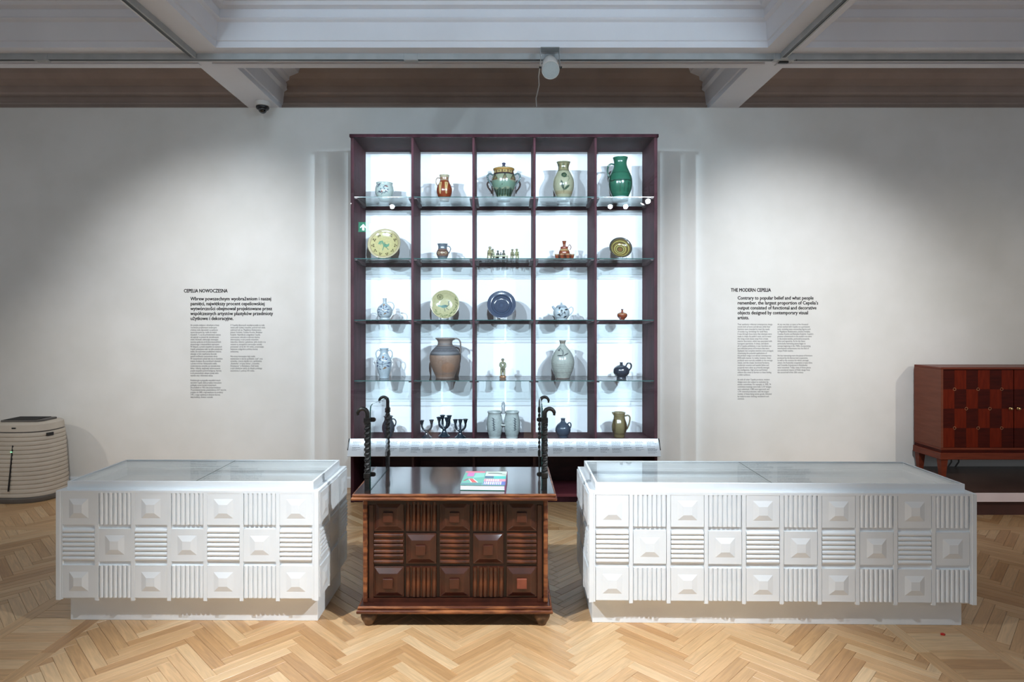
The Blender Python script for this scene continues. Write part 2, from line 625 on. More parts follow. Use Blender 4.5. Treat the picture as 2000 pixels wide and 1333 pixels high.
vis, rest = [], []
for pl in PLANKS:
    p = pl[0]
    cx, cy = sum(q[0] for q in p) / len(p), sum(q[1] for q in p) / len(p)
    px, py = proj(cx, cy)
    if cy < 2.45 or hidden(px, py):
        rest.append(pl)
    else:
        a = area([proj(*q) for q in p])
        vis.append((a, pl))
vis.sort(key=lambda q: -q[0])
rest += [q[1] for q in vis[300:]]
vis = [q[1] for q in vis[:300]]
PLME = None
for poly, ang, c, clipped in vis:
    if clipped:
        vs, fs = plank_geo(poly, ang, c)
        cc = Vector((sum(q[0] for q in poly) / len(poly), sum(q[1] for q in poly) / len(poly)))
        ca, sa = math.cos(-ang), math.sin(-ang)
        vs = [((x - cc.x) * ca - (y - cc.y) * sa, (x - cc.x) * sa + (y - cc.y) * ca, z) for x, y, z in vs]
        me = bpy.data.meshes.new('plank')
        me.from_pydata(vs, [], fs)
        set_uv(me, lambda co, idx: co[idx][:, :2])
        me.materials.append(M['plank'])
        link('plank', me, floor, (cc.x, cc.y, 0), (0, 0, ang))
    else:
        if PLME is None:
            h, k = PL / 2, PW / 2
            vs, fs = plank_geo([(-h, -k), (h, -k), (h, k), (-h, k)], 0, None)
            PLME = bpy.data.meshes.new('plank')
            PLME.from_pydata(vs, [], fs)
            set_uv(PLME, lambda co, idx: co[idx][:, :2])
            PLME.materials.append(M['plank'])
        link('plank', PLME, floor, (c.x, c.y, 0), (0, 0, ang))
big = MB()
uvs = []
for poly, ang, c, clipped in rest:
    vs, fs = plank_geo(poly, ang, c)
    ca, sa = math.cos(-ang), math.sin(-ang)
    uvs += [((x - c.x) * ca - (y - c.y) * sa, (x - c.x) * sa + (y - c.y) * ca) for x, y, z in vs]
    big.add(vs, fs)
me = bpy.data.meshes.new('parquet_planks')
me.from_pydata(big.v, [], big.f)
uva = np.array(uvs)
set_uv(me, lambda co, idx: uva[idx])
me.materials.append(M['planks'])
tag(link('parquet_planks', me, floor), kind='stuff')

# ================================================================== WALL
WY = 5.5
struct('wall_back', MB().box(-6.5, 6.5, WY, WY + 0.09, 0, 3.40), M['wall'], 'long white gallery wall with two blocks of text')
struct('baseboard_back', MB().prism([(WY, 0), (WY - 0.018, 0), (WY - 0.018, 0.08), (WY - 0.012, 0.093), (WY, 0.093)], 'x', -6.5, 6.5),
       M['white'], 'white baseboard along the gallery wall')

# ================================================================== CEILING
ceiling = struct('ceiling', MB().box(-6.5, 6.5, -3.0, 6.2, 3.76, 3.86), M['ceil'], 'white coffered ceiling with plaster beams')
half = [(0.0, 3.40), (0.0, 3.442), (-0.010, 3.447), (-0.024, 3.565), (-0.041, 3.575), (-0.051, 3.585), (-0.046, 3.597),
        (-0.046, 3.645), (-0.086, 3.655), (-0.096, 3.675), (-0.18, 3.70), (-0.22, 3.775)]


def beam_profile(a, b):
    return [(a + o, z) for o, z in half[::-1]] + [(b - o, z) for o, z in half]


BL, BR = (-2.28, -2.005), (1.845, 2.105)
for Y0, Y1 in ((4.286, 4.634), (0.68, 1.03)):
    MB().prism(beam_profile(Y0, Y1), 'x', -6.5, 6.5).build('cross_beam', M['ceil'], ceiling)
for X0, X1 in (BL, BR):
    for a, b in ((-3.0, 0.68), (1.03, 4.286), (4.634, 5.56)):
        MB().prism(beam_profile(X0, X1), 'y', a, b).build('long_beam', M['ceil'], ceiling)
cor = [(5.66, 3.30), (5.66, 3.474), (5.635, 3.480), (5.628, 3.492), (5.640, 3.500), (5.640, 3.548), (5.60, 3.556), (5.59, 3.572), (5.59, 3.628),
       (5.55, 3.640), (5.50, 3.66), (5.47, 3.70), (5.44, 3.775), (5.75, 3.775), (5.75, 3.30)]
for a, b in ((-6.5, BL[0] + 0.06), (BL[1] - 0.06, BR[0] + 0.06), (BR[1] - 0.06, 6.5)):
    MB().prism(cor, 'x', a, b).build('cornice', M['cornice'], ceiling)
# ribs on the soffit of the front cross beam (conduit strips)
for y0, y1, h in ((4.535, 4.556, 0.012), (4.572, 4.580, 0.006)):
    for a, b in ((-6.5, -2.25), (-2.15, 1.93), (2.02, 6.5)):
        MB().box(a, b, y0, y1, 3.40 - h, 3.40).build('soffit_strip', M['ceil'], ceiling)

# ================================================================== LIGHTING TRACKS
def rail(label, p0, p1, ax):
    t = thing('lighting_track', label, 'lighting track', ((p0[0] + p1[0]) / 2, (p0[1] + p1[1]) / 2, 3.40))
    L = (p1[0] - p0[0]) / 2 if ax == 'x' else (p1[1] - p0[1]) / 2
    z1, z0 = 0.0, -0.042
    prof = [(-0.02, z1), (-0.02, z0), (-0.017, z0), (-0.017, z0 + 0.02), (0.008, z0 + 0.02), (0.008, z0), (0.02, z0), (0.02, z1)]
    b = MB()
    n = len(prof)
    for s in (-L, L):
        b.v += [((s, y, z) if ax == 'x' else (y, s, z)) for y, z in prof]
    b.f = [tuple(range(n)), tuple(range(2 * n - 1, n - 1, -1))] + [(i, n + i, n + (i + 1) % n, (i + 1) % n) for i in range(n)]
    b.build('rail_body', M['rail'], t)
    q = MB()
    if ax == 'x':
        q.box(-L + 0.02, L - 0.02, -0.0165, 0.0075, z0 + 0.001, z0 + 0.019)
    else:
        q.box(-0.0165, 0.0075, -L + 0.02, L - 0.02, z0 + 0.004, z0 + 0.019)
    q.build('contact_slot', M['black'], t)
    return t


tc = rail('grey lighting track along the front ceiling beam, left of the junction', (-6.3, 4.40), (1.93, 4.40), 'x')
for xp in (-3.30, -0.66, 0.345):
    MB().box(xp - 0.05 - (-2.185), xp + 0.05 - (-2.185), -0.023, 0.023, -0.047, 0).build('rail_joint', M['rail'], tc, bevel=0.003)
rail('grey lighting track along the front ceiling beam, right of the junction', (2.08, 4.40), (6.3, 4.40), 'x')
rail('grey lighting track running along the left ceiling beam', (-2.20, 1.05), (-2.20, 4.36), 'y')
rail('grey lighting track running along the right ceiling beam', (1.99, 1.05), (1.99, 4.355), 'y')
rail('grey lighting track along the rear cross beam behind the viewer', (-2.1, 0.85), (2.4, 0.85), 'x')
for lab, p0, p1 in (('short grey lighting track hanging above the air purifier side', (-6.0, 2.4), (-5.4, 2.4)),
                    ('short grey lighting track hanging above the sideboard side', (5.0, 0.1), (5.6, 0.1))):
    q = rail(lab, p0, p1, 'x')
    for dx in (-0.2, 0.2):
        MB().tube([(dx, 0, 0), (dx, 0, 0.365)], 0.006).build('hanging_rod', M['rail'], q)
j = thing('track_junction', 'grey tee junction box where two lighting tracks meet', 'track joint', (2.005, 4.40, 3.40))
MB().box(-0.075, 0.075, -0.024, 0.024, -0.046, 0).build('junction_body', M['rail'], j, bevel=0.003)
MB().box(-0.033, 0.024, -0.045, -0.024, -0.045, 0).build('tee_arm', M['rail'], j, bevel=0.003)
MB().box(-0.03, 0.04, -0.002, 0.022, -0.058, -0.046).build('end_plug', M['black'], j, bevel=0.003)

# spotlights hanging on the tracks (some mirrored in the shelf glass, the centre one added as fill)
for i, ((lo, p, d), L) in enumerate(zip(SUN_OBJS, LAMPS)):
    lab, glow, col = L[0], L[7], L[6]
    t = thing('track_spotlight', lab, 'spotlight', p, 0, 'track spotlights')
    q = d.to_track_quat('Z', 'Y').to_matrix().to_4x4()
    MB().lathe([(0, -0.17), (0.030, -0.17), (0.034, -0.165), (0.034, 0.0), (0.036, 0.012), (0.031, 0.012), (0.028, -0.006), (0, -0.006)], 24).xform(q).build('lamp_housing', M['rail'], t, True)
    MB().lathe([(0, -0.004), (0.027, -0.004), (0.0, 0.004)], 24).xform(q).build('lamp_lens', emit_mat('lens_glow', (*col, 1), glow), t, True)
    top = 3.358 - p[2]
    back = q @ Vector((0, 0, -0.08))
    MB().tube([back, (back.x, back.y, back.z + 0.05), (0, 0, top - 0.01)], 0.008).build('lamp_arm', M['rail'], t, True)
    MB().box(-0.06, 0.06, -0.017, 0.017, top - 0.02, top).build('track_adapter', M['rail'], t)
    lo.parent = t
    lo.matrix_parent_inverse = Matrix.Translation(-Vector(p))

# exit sign behind the viewer, mirrored in the shelf glass
sx, sy, sz = -2.20, 0.40, 2.96
t = thing('exit_sign', 'green emergency exit sign with white arrow and running figure', 'exit sign', (sx, sy, sz))
MB().box(-0.075, 0.175, -0.015, 0.012, -0.075, 0.075).build('sign_body', emit_mat('sign_green', srgb(0, 140, 105), 16.0), t)
g = emit_mat('sign_white', srgb(225, 245, 255), 20.0)
MB().prism([(0, 0.05), (0.052, -0.005), (0.045, -0.025), (0.017, 0.0), (0.017, -0.058), (-0.017, -0.058), (-0.017, 0.0), (-0.045, -0.025), (-0.052, -0.005)], 'y', 0.012, 0.015).build('arrow', g, t)
MB().box(0.095, 0.165, 0.012, 0.014, -0.055, 0.055).build('doorway', g, t)
gr = emit_mat('sign_figure', srgb(0, 120, 90), 2.0)
MB().tube([(0.125, 0.015, 0.02), (0.132, 0.015, -0.012)], 0.006).tube([(0.132, 0.015, -0.012), (0.118, 0.015, -0.03), (0.108, 0.015, -0.042)], 0.005) \
    .tube([(0.132, 0.015, -0.012), (0.145, 0.015, -0.03), (0.16, 0.015, -0.03)], 0.005).tube([(0.112, 0.015, 0.018), (0.14, 0.015, 0.016), (0.152, 0.015, 0.02)], 0.0045) \
    .lathe([(0, -0.008), (0.007, -0.004), (0.007, 0.004), (0, 0.008)], 10, (0.12, 0.015, 0.036)).build('running_figure', gr, t)
for dx in (-0.04, 0.14):
    MB().tube([(dx, 0, 0.075), (dx, 0, 3.76 - sz)], 0.004).build('hanging_rod', M['rail'], t)

# ================================================================== LOUDSPEAKER, CAMERA
t = thing('ceiling_loudspeaker', 'white cylindrical loudspeaker on a ceiling bracket with hanging cable', 'loudspeaker', (0.325, 4.30, 3.40))
fc, rc = Vector((-0.004, -0.13, -0.205)), Vector((0.004, 0.07, -0.055))
ax = (fc - rc).normalized()
q = ax.to_track_quat('Z', 'Y').to_matrix().to_4x4()
Ln = (fc - rc).length
MB().lathe([(0, 0), (0.034, 0), (0.042, 0.02), (0.052, 0.08), (0.058, Ln * 0.7), (0.0605, Ln - 0.01), (0.0605, Ln), (0.057, Ln), (0.057, Ln - 0.006), (0, Ln - 0.006)], 40) \
    .xform(Matrix.Translation(rc) @ q).build('speaker_body', M['camwhite'], t, True)
MB().lathe([(0, 0), (0.0572, 0), (0.055, 0.003), (0, 0.005)], 40).xform(Matrix.Translation(fc - ax * 0.006) @ q).build('speaker_grille', M['spkgrey'], t, True)
MB().box(-0.066, 0.066, -0.03, 0.05, -0.006, 0).build('bracket_plate', M['rail'], t, bevel=0.002)
mid = rc.lerp(fc, 0.72)
for s in (-1, 1):
    MB().prism([(-0.03, -0.004), (0.05, -0.004), (mid.y + 0.012, mid.z), (mid.y - 0.012, mid.z - 0.006)], 'x', s * 0.0665, s * 0.0645).build('bracket_arm', M['rail'], t)
    MB().tube([(s * 0.058, mid.y, mid.z), (s * 0.078, mid.y, mid.z)], 0.007).build('bracket_screw', M['black'], t)
cp = [at(1057, 108, 4.38), at(1055, 128, 4.46), at(1052, 150, 4.75), at(1053, 166, 4.95), at(1050, 180, 5.12), at(1047, 192, 5.25), at(1048, 208, 5.47)]
MB().tube([p - t.location for p in cp], 0.0045, 8).build('cable', M['camwhite'], t, True)

t = thing('dome_camera', 'small white and black dome security camera under the left beam', 'security camera', (-2.10, 5.36, 3.40))
MB().lathe([(0, 0), (0.062, 0), (0.064, -0.012), (0.060, -0.034), (0.052, -0.040), (0, -0.040)], 32).build('camera_base', M['camwhite'], t, True)
MB().lathe([(0, -0.040), (0.054, -0.040), (0.055, -0.052), (0.048, -0.062), (0, -0.064)], 32).build('camera_collar', M['black'], t, True)
MB().lathe([(0.037, -0.056), (0.036, -0.072), (0.028, -0.088), (0.015, -0.097), (0, -0.10)], 24).build('dome', base_mat('smoked_dome', srgb(10, 12, 12), 0.05, 0, 0.6, 0.6), t, True)

# ================================================================== WALL TEXT
def text_mesh(name, lines, size, x, z, lead, parent, mat, bold=0.0, y=WY, squeeze=1.0, dz=0.0008):
    cu = bpy.data.curves.new(name, 'FONT')
    cu.body = '\n'.join(lines)
    cu.size = size
    cu.space_line = lead
    cu.resolution_u = 2
    cu.offset = bold
    cu.extrude = dz / 2
    o = bpy.data.objects.new(name, cu)
    C.objects.link(o)
    dg = bpy.context.evaluated_depsgraph_get()
    me = bpy.data.meshes.new_from_object(o.evaluated_get(dg))
    bpy.data.objects.remove(o)
    xs = np.empty(len(me.vertices) * 3)
    me.vertices.foreach_get('co', xs)
    xs = xs.reshape(-1, 3)
    wd = xs[:, 0].max() - xs[:, 0].min()
    me.materials.clear()
    me.materials.append(mat)
    r = link(name, me, parent, (x, y, z), (PI / 2, 0, 0))
    return r, wd


def fit(o, wd, target):
    o.scale = (target / wd, 1, 1)


PLT = """Ich estetyka związana z aktualnymi w kraju
i na świecie projektowymi tendencjami,
a funkcja miała odpowiadać na społeczne
zapotrzebowanie (np. meble do małych
mieszkań). To za ich pośrednictwem starano
się wpłynąć na zmianę lub ukształtowanie
smaku obywateli, odwracając awansujące
warstwy społeczne od drobnomieszczańskich
skojarzonego z mieszczańskimi aspiracjami.
W sklepach, a przede wszystkim na wystawach
Cepelii, pokazywano więc nie tylko pojedyncze
meble, ale aranżowano przykładowe wnętrza,
ukazując w iście współczesny ikeowski
sposób możliwości zastosowania oferty.
W rzeczywistości jednak były one w niewielkim
stopniu dostępne dla przeciętnych obywateli,
a proste w formie i funkcjonalne meble,
modernistyczna ceramika czy wysmakowane
kilimy i żakardy, znajdowały zainteresowanie
przede wszystkim pośród inteligencji. Barierą
w ich powszechnym zakupie bywały także
wysokie ceny i limitowane edycje.

Podobnie jak w przypadku wszystkich innych
wyrobów Cepelii, także projekty nowoczesne
podlegały ocenie komisji artystycznych.
Dla przykładu w 1955 roku przeprowadzono
74 posiedzenia komisji, przedstawiono 5157 wzorów,
przyjęto ich 3483, a wprowadzono do produkcji
1791, z czego najwięcej w obszarze tkactwa,
dalej konfekcji, drewna i ceramiki."""
PLR = """Z Cepelią złączonych współpracowało na stałe
nawet pięć tysięcy artystów, pośród nich wielu
wybitnych jak np. Magdalena Abakanowicz,
Jolanta Owidzka, Czesław Knothe, Bolesław
Książek. Największe osiągnięcia Cepelia
nowoczesna odniosła w zakresie tkaniny
dekoracyjnej, w tym przede wszystkim
żakardów, kilimów i gobelinów. Jeśli chodzi o te
ostatnie to szczególnie interesujące zaczęły
powstawać od lat 60. XX wieku, przyswajając
światowe osiągnięcia polskiej tkaniny
unikatowej.

Nie mniej interesujące były meble
wytwarzane w słynnej spółdzielni „Ład” oraz
ceramika, z której słynęła m.in. spółdzielnia
„Kamionka” w Łysej Górze i „Ceramika
Artystyczna” w Bolesławcu. Dziś wiele
z tych obiektów należy do klasyki polskiego
wzornictwa 2. połowy XX wieku."""
ENL = """Their aesthetics reflected contemporary design
trends both at home and abroad, while their
functions were intended to meet the needs
of society (e.g. furnishings for small flats).
It was through these items that attempts were
made to shape the public's taste, and to wean
the rising social classes away from ornate
interior decoration, which was associated with
bourgeois aspirations. In shops, and above
all in Cepelia exhibitions, it was therefore not
just individual pieces of furniture that were
displayed, but complete interiors were arranged,
showcasing the potential applications of
the product range in an almost contemporary
IKEA-style manner. In reality, however, these
products were scarcely available to the average
citizen, and the simple, functional furniture,
modernist ceramics and tasteful kilims and
jacquards were taken up primarily amongst
the intelligentsia. High prices and limited
editions also acted as barriers to them finding
a wider audience.

As with all other Cepelia products, modern
designs were also subject to evaluation by
artistic committees. For example, in 1955, 74
committee meetings were held, 5,157 designs
were submitted, 3,483 were approved, and
1,791 entered production, with the largest
number of these being woven goods, followed
by ready-to-wear clothing, woodwork and
ceramics."""
ENR = """At any one time, as many as five thousand
artists worked with Cepelia on a permanent
basis, including many outstanding figures such
as Magdalena Abakanowicz, Jolanta Owidzka,
Czesław Knothe and Bolesław Książek. Cepelia's
greatest achievements in the modern era were
in decorative textiles, particularly jacquards,
kilims and tapestries. As for the latter,
particularly interesting pieces began to
emerge beginning in the 1960s, incorporating
international achievements into the field of
unique Polish textiles.

No less interesting were the pieces of furniture
produced by the famous Ład cooperative,
as well as the ceramics for which, amongst
others, the Kamionka cooperative in Łysa Góra
and Ceramika Artystyczna in Bolesławiec
were renowned. Today, many of these pieces
are considered classics of Polish design from
the second half of the 20th century."""


def wall_text(label, x0, ytitle, title, wtitle, lead, wlead, colL, wL, colR, wR):
    k = WY / F
    o = at(x0, ytitle, WY)
    t = thing('wall_text', label, 'wall text', (o.x, WY, o.z))
    u = k          # metres per photo pixel on the wall
    def put(name, s, dx, dy, px_size, lead_px, width_px, bold):
        size = px_size * u
        ob, wd = text_mesh(name, s, size, dx * u, -dy * u, 1.0, t, M['ink'], 0.0, 0.0)
        me = ob.data
        if bold:        # thicken the strokes: a few copies of the outlines side by side
            bm = bmesh.new()
            for ox, oz in ((-1, 0), (0, 0), (1, 0), (0, 0.7), (0, -0.7)):
                q = me.copy()
                q.transform(Matrix.Translation((ox * bold, oz * bold, 0)))
                bm.from_mesh(q)
                bpy.data.meshes.remove(q)
            bm.to_mesh(me)
            bm.free()
        ob.scale = (width_px * u / wd, lead_px * u / size if len(s) > 1 else 1, 1)
    put('heading', [title], 0, 3.6, 9.6, 0, wtitle, 0.0017)
    put('lead_paragraph', lead, 13, 19.0, 9.62, 9.62, wlead, 0.0014)
    put('body_column', colL.split('\n'), 13, 69.0, 4.69, 4.69, wL, 0.0)
    put('body_column', colR.split('\n'), 91, 69.0, 4.69, 4.69, wR, 0.0)


wall_text('Polish text block on the wall, headed CEPELIA NOWOCZESNA', 359, 568, 'CEPELIA NOWOCZESNA', 85,
          ['Wbrew powszechnym wyobrażeniom i naszej', 'pamięci, największy procent cepeliowskiej', 'wytwórczości obejmował projektowane przez',
           'współczesnych artystów plastyków przedmioty', 'użytkowe i dekoracyjne.'], 161, PLT, 70, PLR, 69)
wall_text('English text block on the wall, headed THE MODERN CEPELIA', 1427.5, 566.5, 'THE MODERN CEPELIA', 78,
          ['Contrary to popular belief and what people', "remember, the largest proportion of Cepelia's", 'output consisted of functional and decorative',
           'objects designed by contemporary visual', 'artists.'], 157, ENL, 70, ENR, 70)

# ================================================================== DISPLAY SHELF
SX, SY0, SY1 = 0.006, 5.04, 5.49
HW = 1.2585
ROWZ = [2.512, 2.006, 1.500, 1.000, 0.497]     # standing height of the five rows, top to bottom
DIV = [-0.7525, -0.2505, 0.2505, 0.7525]
shelf = thing('display_shelf', 'tall burgundy wooden display shelf with twenty-five white backed compartments', 'shelf', (SX, SY0, 0))
D = SY1 - SY0
MB().box(-HW - 0.008, HW + 0.008, -0.012, D, 2.997, 3.022).build('top_board', M['burg'], shelf, bevel=0.002)
for s in (-1, 1):
    MB().box(s * HW - (0.026 if s > 0 else 0), s * HW + (0.026 if s < 0 else 0), 0, D, 0, 2.997).build('side_board', M['burg'], shelf, bevel=0.002)
for x in DIV:
    MB().box(x - 0.0095, x + 0.0095, 0.004, D, 0.497, 2.997).build('divider', M['burg'], shelf, bevel=0.002)
    MB().box(x - 0.0095, x + 0.0095, 0.03, D, 0.07, 0.47).build('lower_divider', M['burgdark'], shelf)
MB().box(-HW + 0.026, HW - 0.026, 0.002, D, 0.47, 0.497).build('bottom_board', M['burg'], shelf, bevel=0.002)
MB().box(-HW + 0.026, HW - 0.026, 0.004, D, 0.045, 0.07).build('base_board', M['burgfloor'], shelf, bevel=0.002)
MB().box(-HW + 0.026, HW - 0.026, 0.012, 0.03, 0.0, 0.045).build('toe_board', M['burg'], shelf)
MB().box(-HW + 0.026, HW - 0.026, D - 0.015, D, 0.07, 0.47).build('lower_back', M['burgdark'], shelf)
edges = [-HW + 0.026] + [x for d in DIV for x in (d - 0.0095, d + 0.0095)] + [HW - 0.026]
cells = [(edges[i], edges[i + 1]) for i in range(0, 10, 2)]
tops = [2.997] + [z - 0.03 for z in ROWZ[:4]]
for r, z in enumerate(ROWZ):
    for a, b in cells:
        MB().box(a, b, D - 0.012, D, (z if r == 4 else z), tops[r]).build('back_panel', M['backing'], shelf)
for z in ROWZ[:4]:
    h = 0.034
    for a, b in cells:
        MB().box(a, b, D - 0.028, D, z - h, z - 0.006).build('back_rail', M['burg'], shelf)
        # glass pane: clear slab plus its dark cut front edge
        g = MB().box(a + 0.002, b - 0.002, 0.012, D - 0.012, z - 0.006, z).build('glass_pane', M['shelfglass'], shelf)
        MB().box(a + 0.002, b - 0.002, 0.0085, 0.012, z - 0.006, z).build('pane_edge', M['glassedge'], g)
        # blade brackets carrying the glass on both sides
        for xx, sg in ((a, 1), (b, -1)):
            MB().prism([(0.02, z - 0.007), (0.02, z - 0.016), (0.20, z - 0.034), (0.34, z - 0.034), (0.34, z - 0.007)], 'x', xx, xx + sg * 0.024).build('bracket', M['burgdark'], shelf)
for z0, z1 in ((0.912, 2.995), (0.53, 0.908)):
    MB().box(-HW + 0.004, HW - 0.004, -0.011, -0.005, z0, z1).build('front_glass', M['glass'], shelf)

# caption board sloping in front of the bottom row
P0, P1 = Vector((0, -0.013, 0.526)), Vector((0, -0.105, 0.402))
dn = (P1 - P0).normalized()
nm = Vector((0, dn.z, -dn.y))
if nm.y > 0:
    nm = -nm
W2 = HW + 0.002
cb = MB().add([(-W2, *(P0.yz)), (W2, *(P0.yz)), (W2, *(P1.yz)), (-W2, *(P1.yz)),
          *[(x, P.y - nm.y * 0.006, P.z - nm.z * 0.006) for x, P in ((-W2, P0), (W2, P0), (W2, P1), (-W2, P1))]],
         [(0, 1, 2, 3), (7, 6, 5, 4), (0, 4, 5, 1), (1, 5, 6, 2), (2, 6, 7, 3), (3, 7, 4, 0)]).build('caption_board', M['panel'], shelf)
for s in (-1, 1):
    MB().prism([(P0.y + 0.002, P0.z + 0.002), (-0.036, 0.505), (-0.065, 0.455), (-0.068, 0.443), (-0.014, 0.47)], 'x', s * (W2 + 0.001), s * (W2 + 0.009)).build('end_bracket', M['black'], cb)
rnd = random.Random(3)
CAPM = []
for v in range(6):
    b = MB()
    y = 0
    rows = [('n', 0.012)] + [('b', 0.06 + rnd.random() * 0.02) for _ in range(2 + v % 2)] + [('l', 0.03 + rnd.random() * 0.04) for _ in range(3)] + \
           [('g', 0)] + [('b', 0.06 + rnd.random() * 0.022) for _ in range(1 + v % 3)] + [('l', 0.03 + rnd.random() * 0.045) for _ in range(3)]
    for kk, wd in rows:
        if kk == 'g':
            y += 0.008
            continue
        th = 0.0034 if kk == 'b' else 0.0019
        # a line of print broken into word-like dashes
        x = 0.0
        while x < wd:
            ww = min(0.005 + rnd.random() * 0.014, wd - x)
            b.add([(x, y, 0), (x + ww, y, 0), (x + ww, y + th, 0), (x, y + th, 0)], [(0, 1, 2, 3)])
            x += ww + 0.0022
        y += 0.0086 if kk != 'n' else 0.013
    CAPM.append(b.mesh('caption', M['inkgrey']))
tilt = math.atan2(-dn.z, -dn.y)
for i in range(26):
    x = -W2 + 0.030 + i * 0.0957
    o = link('caption', CAPM[(i * 5 + i // 4) % 6], cb)
    org = P0 + dn * 0.012 + nm * 0.0006
    X, Yv = Vector((1, 0, 0)), dn
    Z = X.cross(Yv)
    o.matrix_local = Matrix(((X.x, Yv.x, Z.x, x), (X.y, Yv.y, Z.y, org.y), (X.z, Yv.z, Z.z, org.z), (0, 0, 0, 1)))

# ================================================================== CARVED CELLS shared by the white cases and the chest
def square_panel(w, proud, fl, fb, ft, top=None):
    """flat border plate with a raised frustum; lies in xz facing -y, centred"""
    h = w / 2
    b = MB().box(-h, h, -proud, 0, -h, h)
    B, T = w * fb / 2, w * ft / 2
    b.frustum([(-B, -proud + 0.0005, -B), (B, -proud + 0.0005, -B), (B, -proud + 0.0005, B), (-B, -proud + 0.0005, B)],
              [(-T, -proud - fl, -T), (T, -proud - fl, -T), (T, -proud - fl, T), (-T, -proud - fl, T)])
    return b


def reed_mb(length, r, seg=8, flat=1.0):
    """half-round bar along z facing -y"""
    pts = [(r * math.cos(PI + PI * k / seg), r * flat * math.sin(PI + PI * k / seg)) for k in range(seg + 1)]
    return MB().prism(pts, 'z', -length / 2, length / 2)


def cell_face(parent, ncol, nrow, pw, ph, panel, reed_m, n_reed, backing, x0, z0, yf, rot=None, first=0, spacing=None):
    """checker of square panels and reeded panels; odd columns S/H/S, even columns V/S/V.
    rot: 4x4 placing the face (local x along the face, z up, facing -y)"""
    R = rot or Matrix.Identity(4)
    for c in range(ncol):
        for r in range(nrow):
            cx, cz = x0 + (c + 0.5) * pw, z0 - (r + 0.5) * ph
            odd = (c + r + first) % 2 == 0
            if odd:
                o = link('square_panel', panel, parent)
                o.matrix_local = R @ Matrix.Translation((cx, yf, cz))
            else:
                vert = (r % 2 == 0)
                o = link('reeded_panel', backing, parent)
                o.matrix_local = R @ Matrix.Translation((cx, yf, cz)) @ (Matrix.Identity(4) if vert else Matrix.Rotation(PI / 2, 4, 'Y'))
                sp = spacing
                for k in range(n_reed):
                    q = link('reed', reed_m, o)
                    q.location = ((k - (n_reed - 1) / 2) * sp, -0.002, 0)


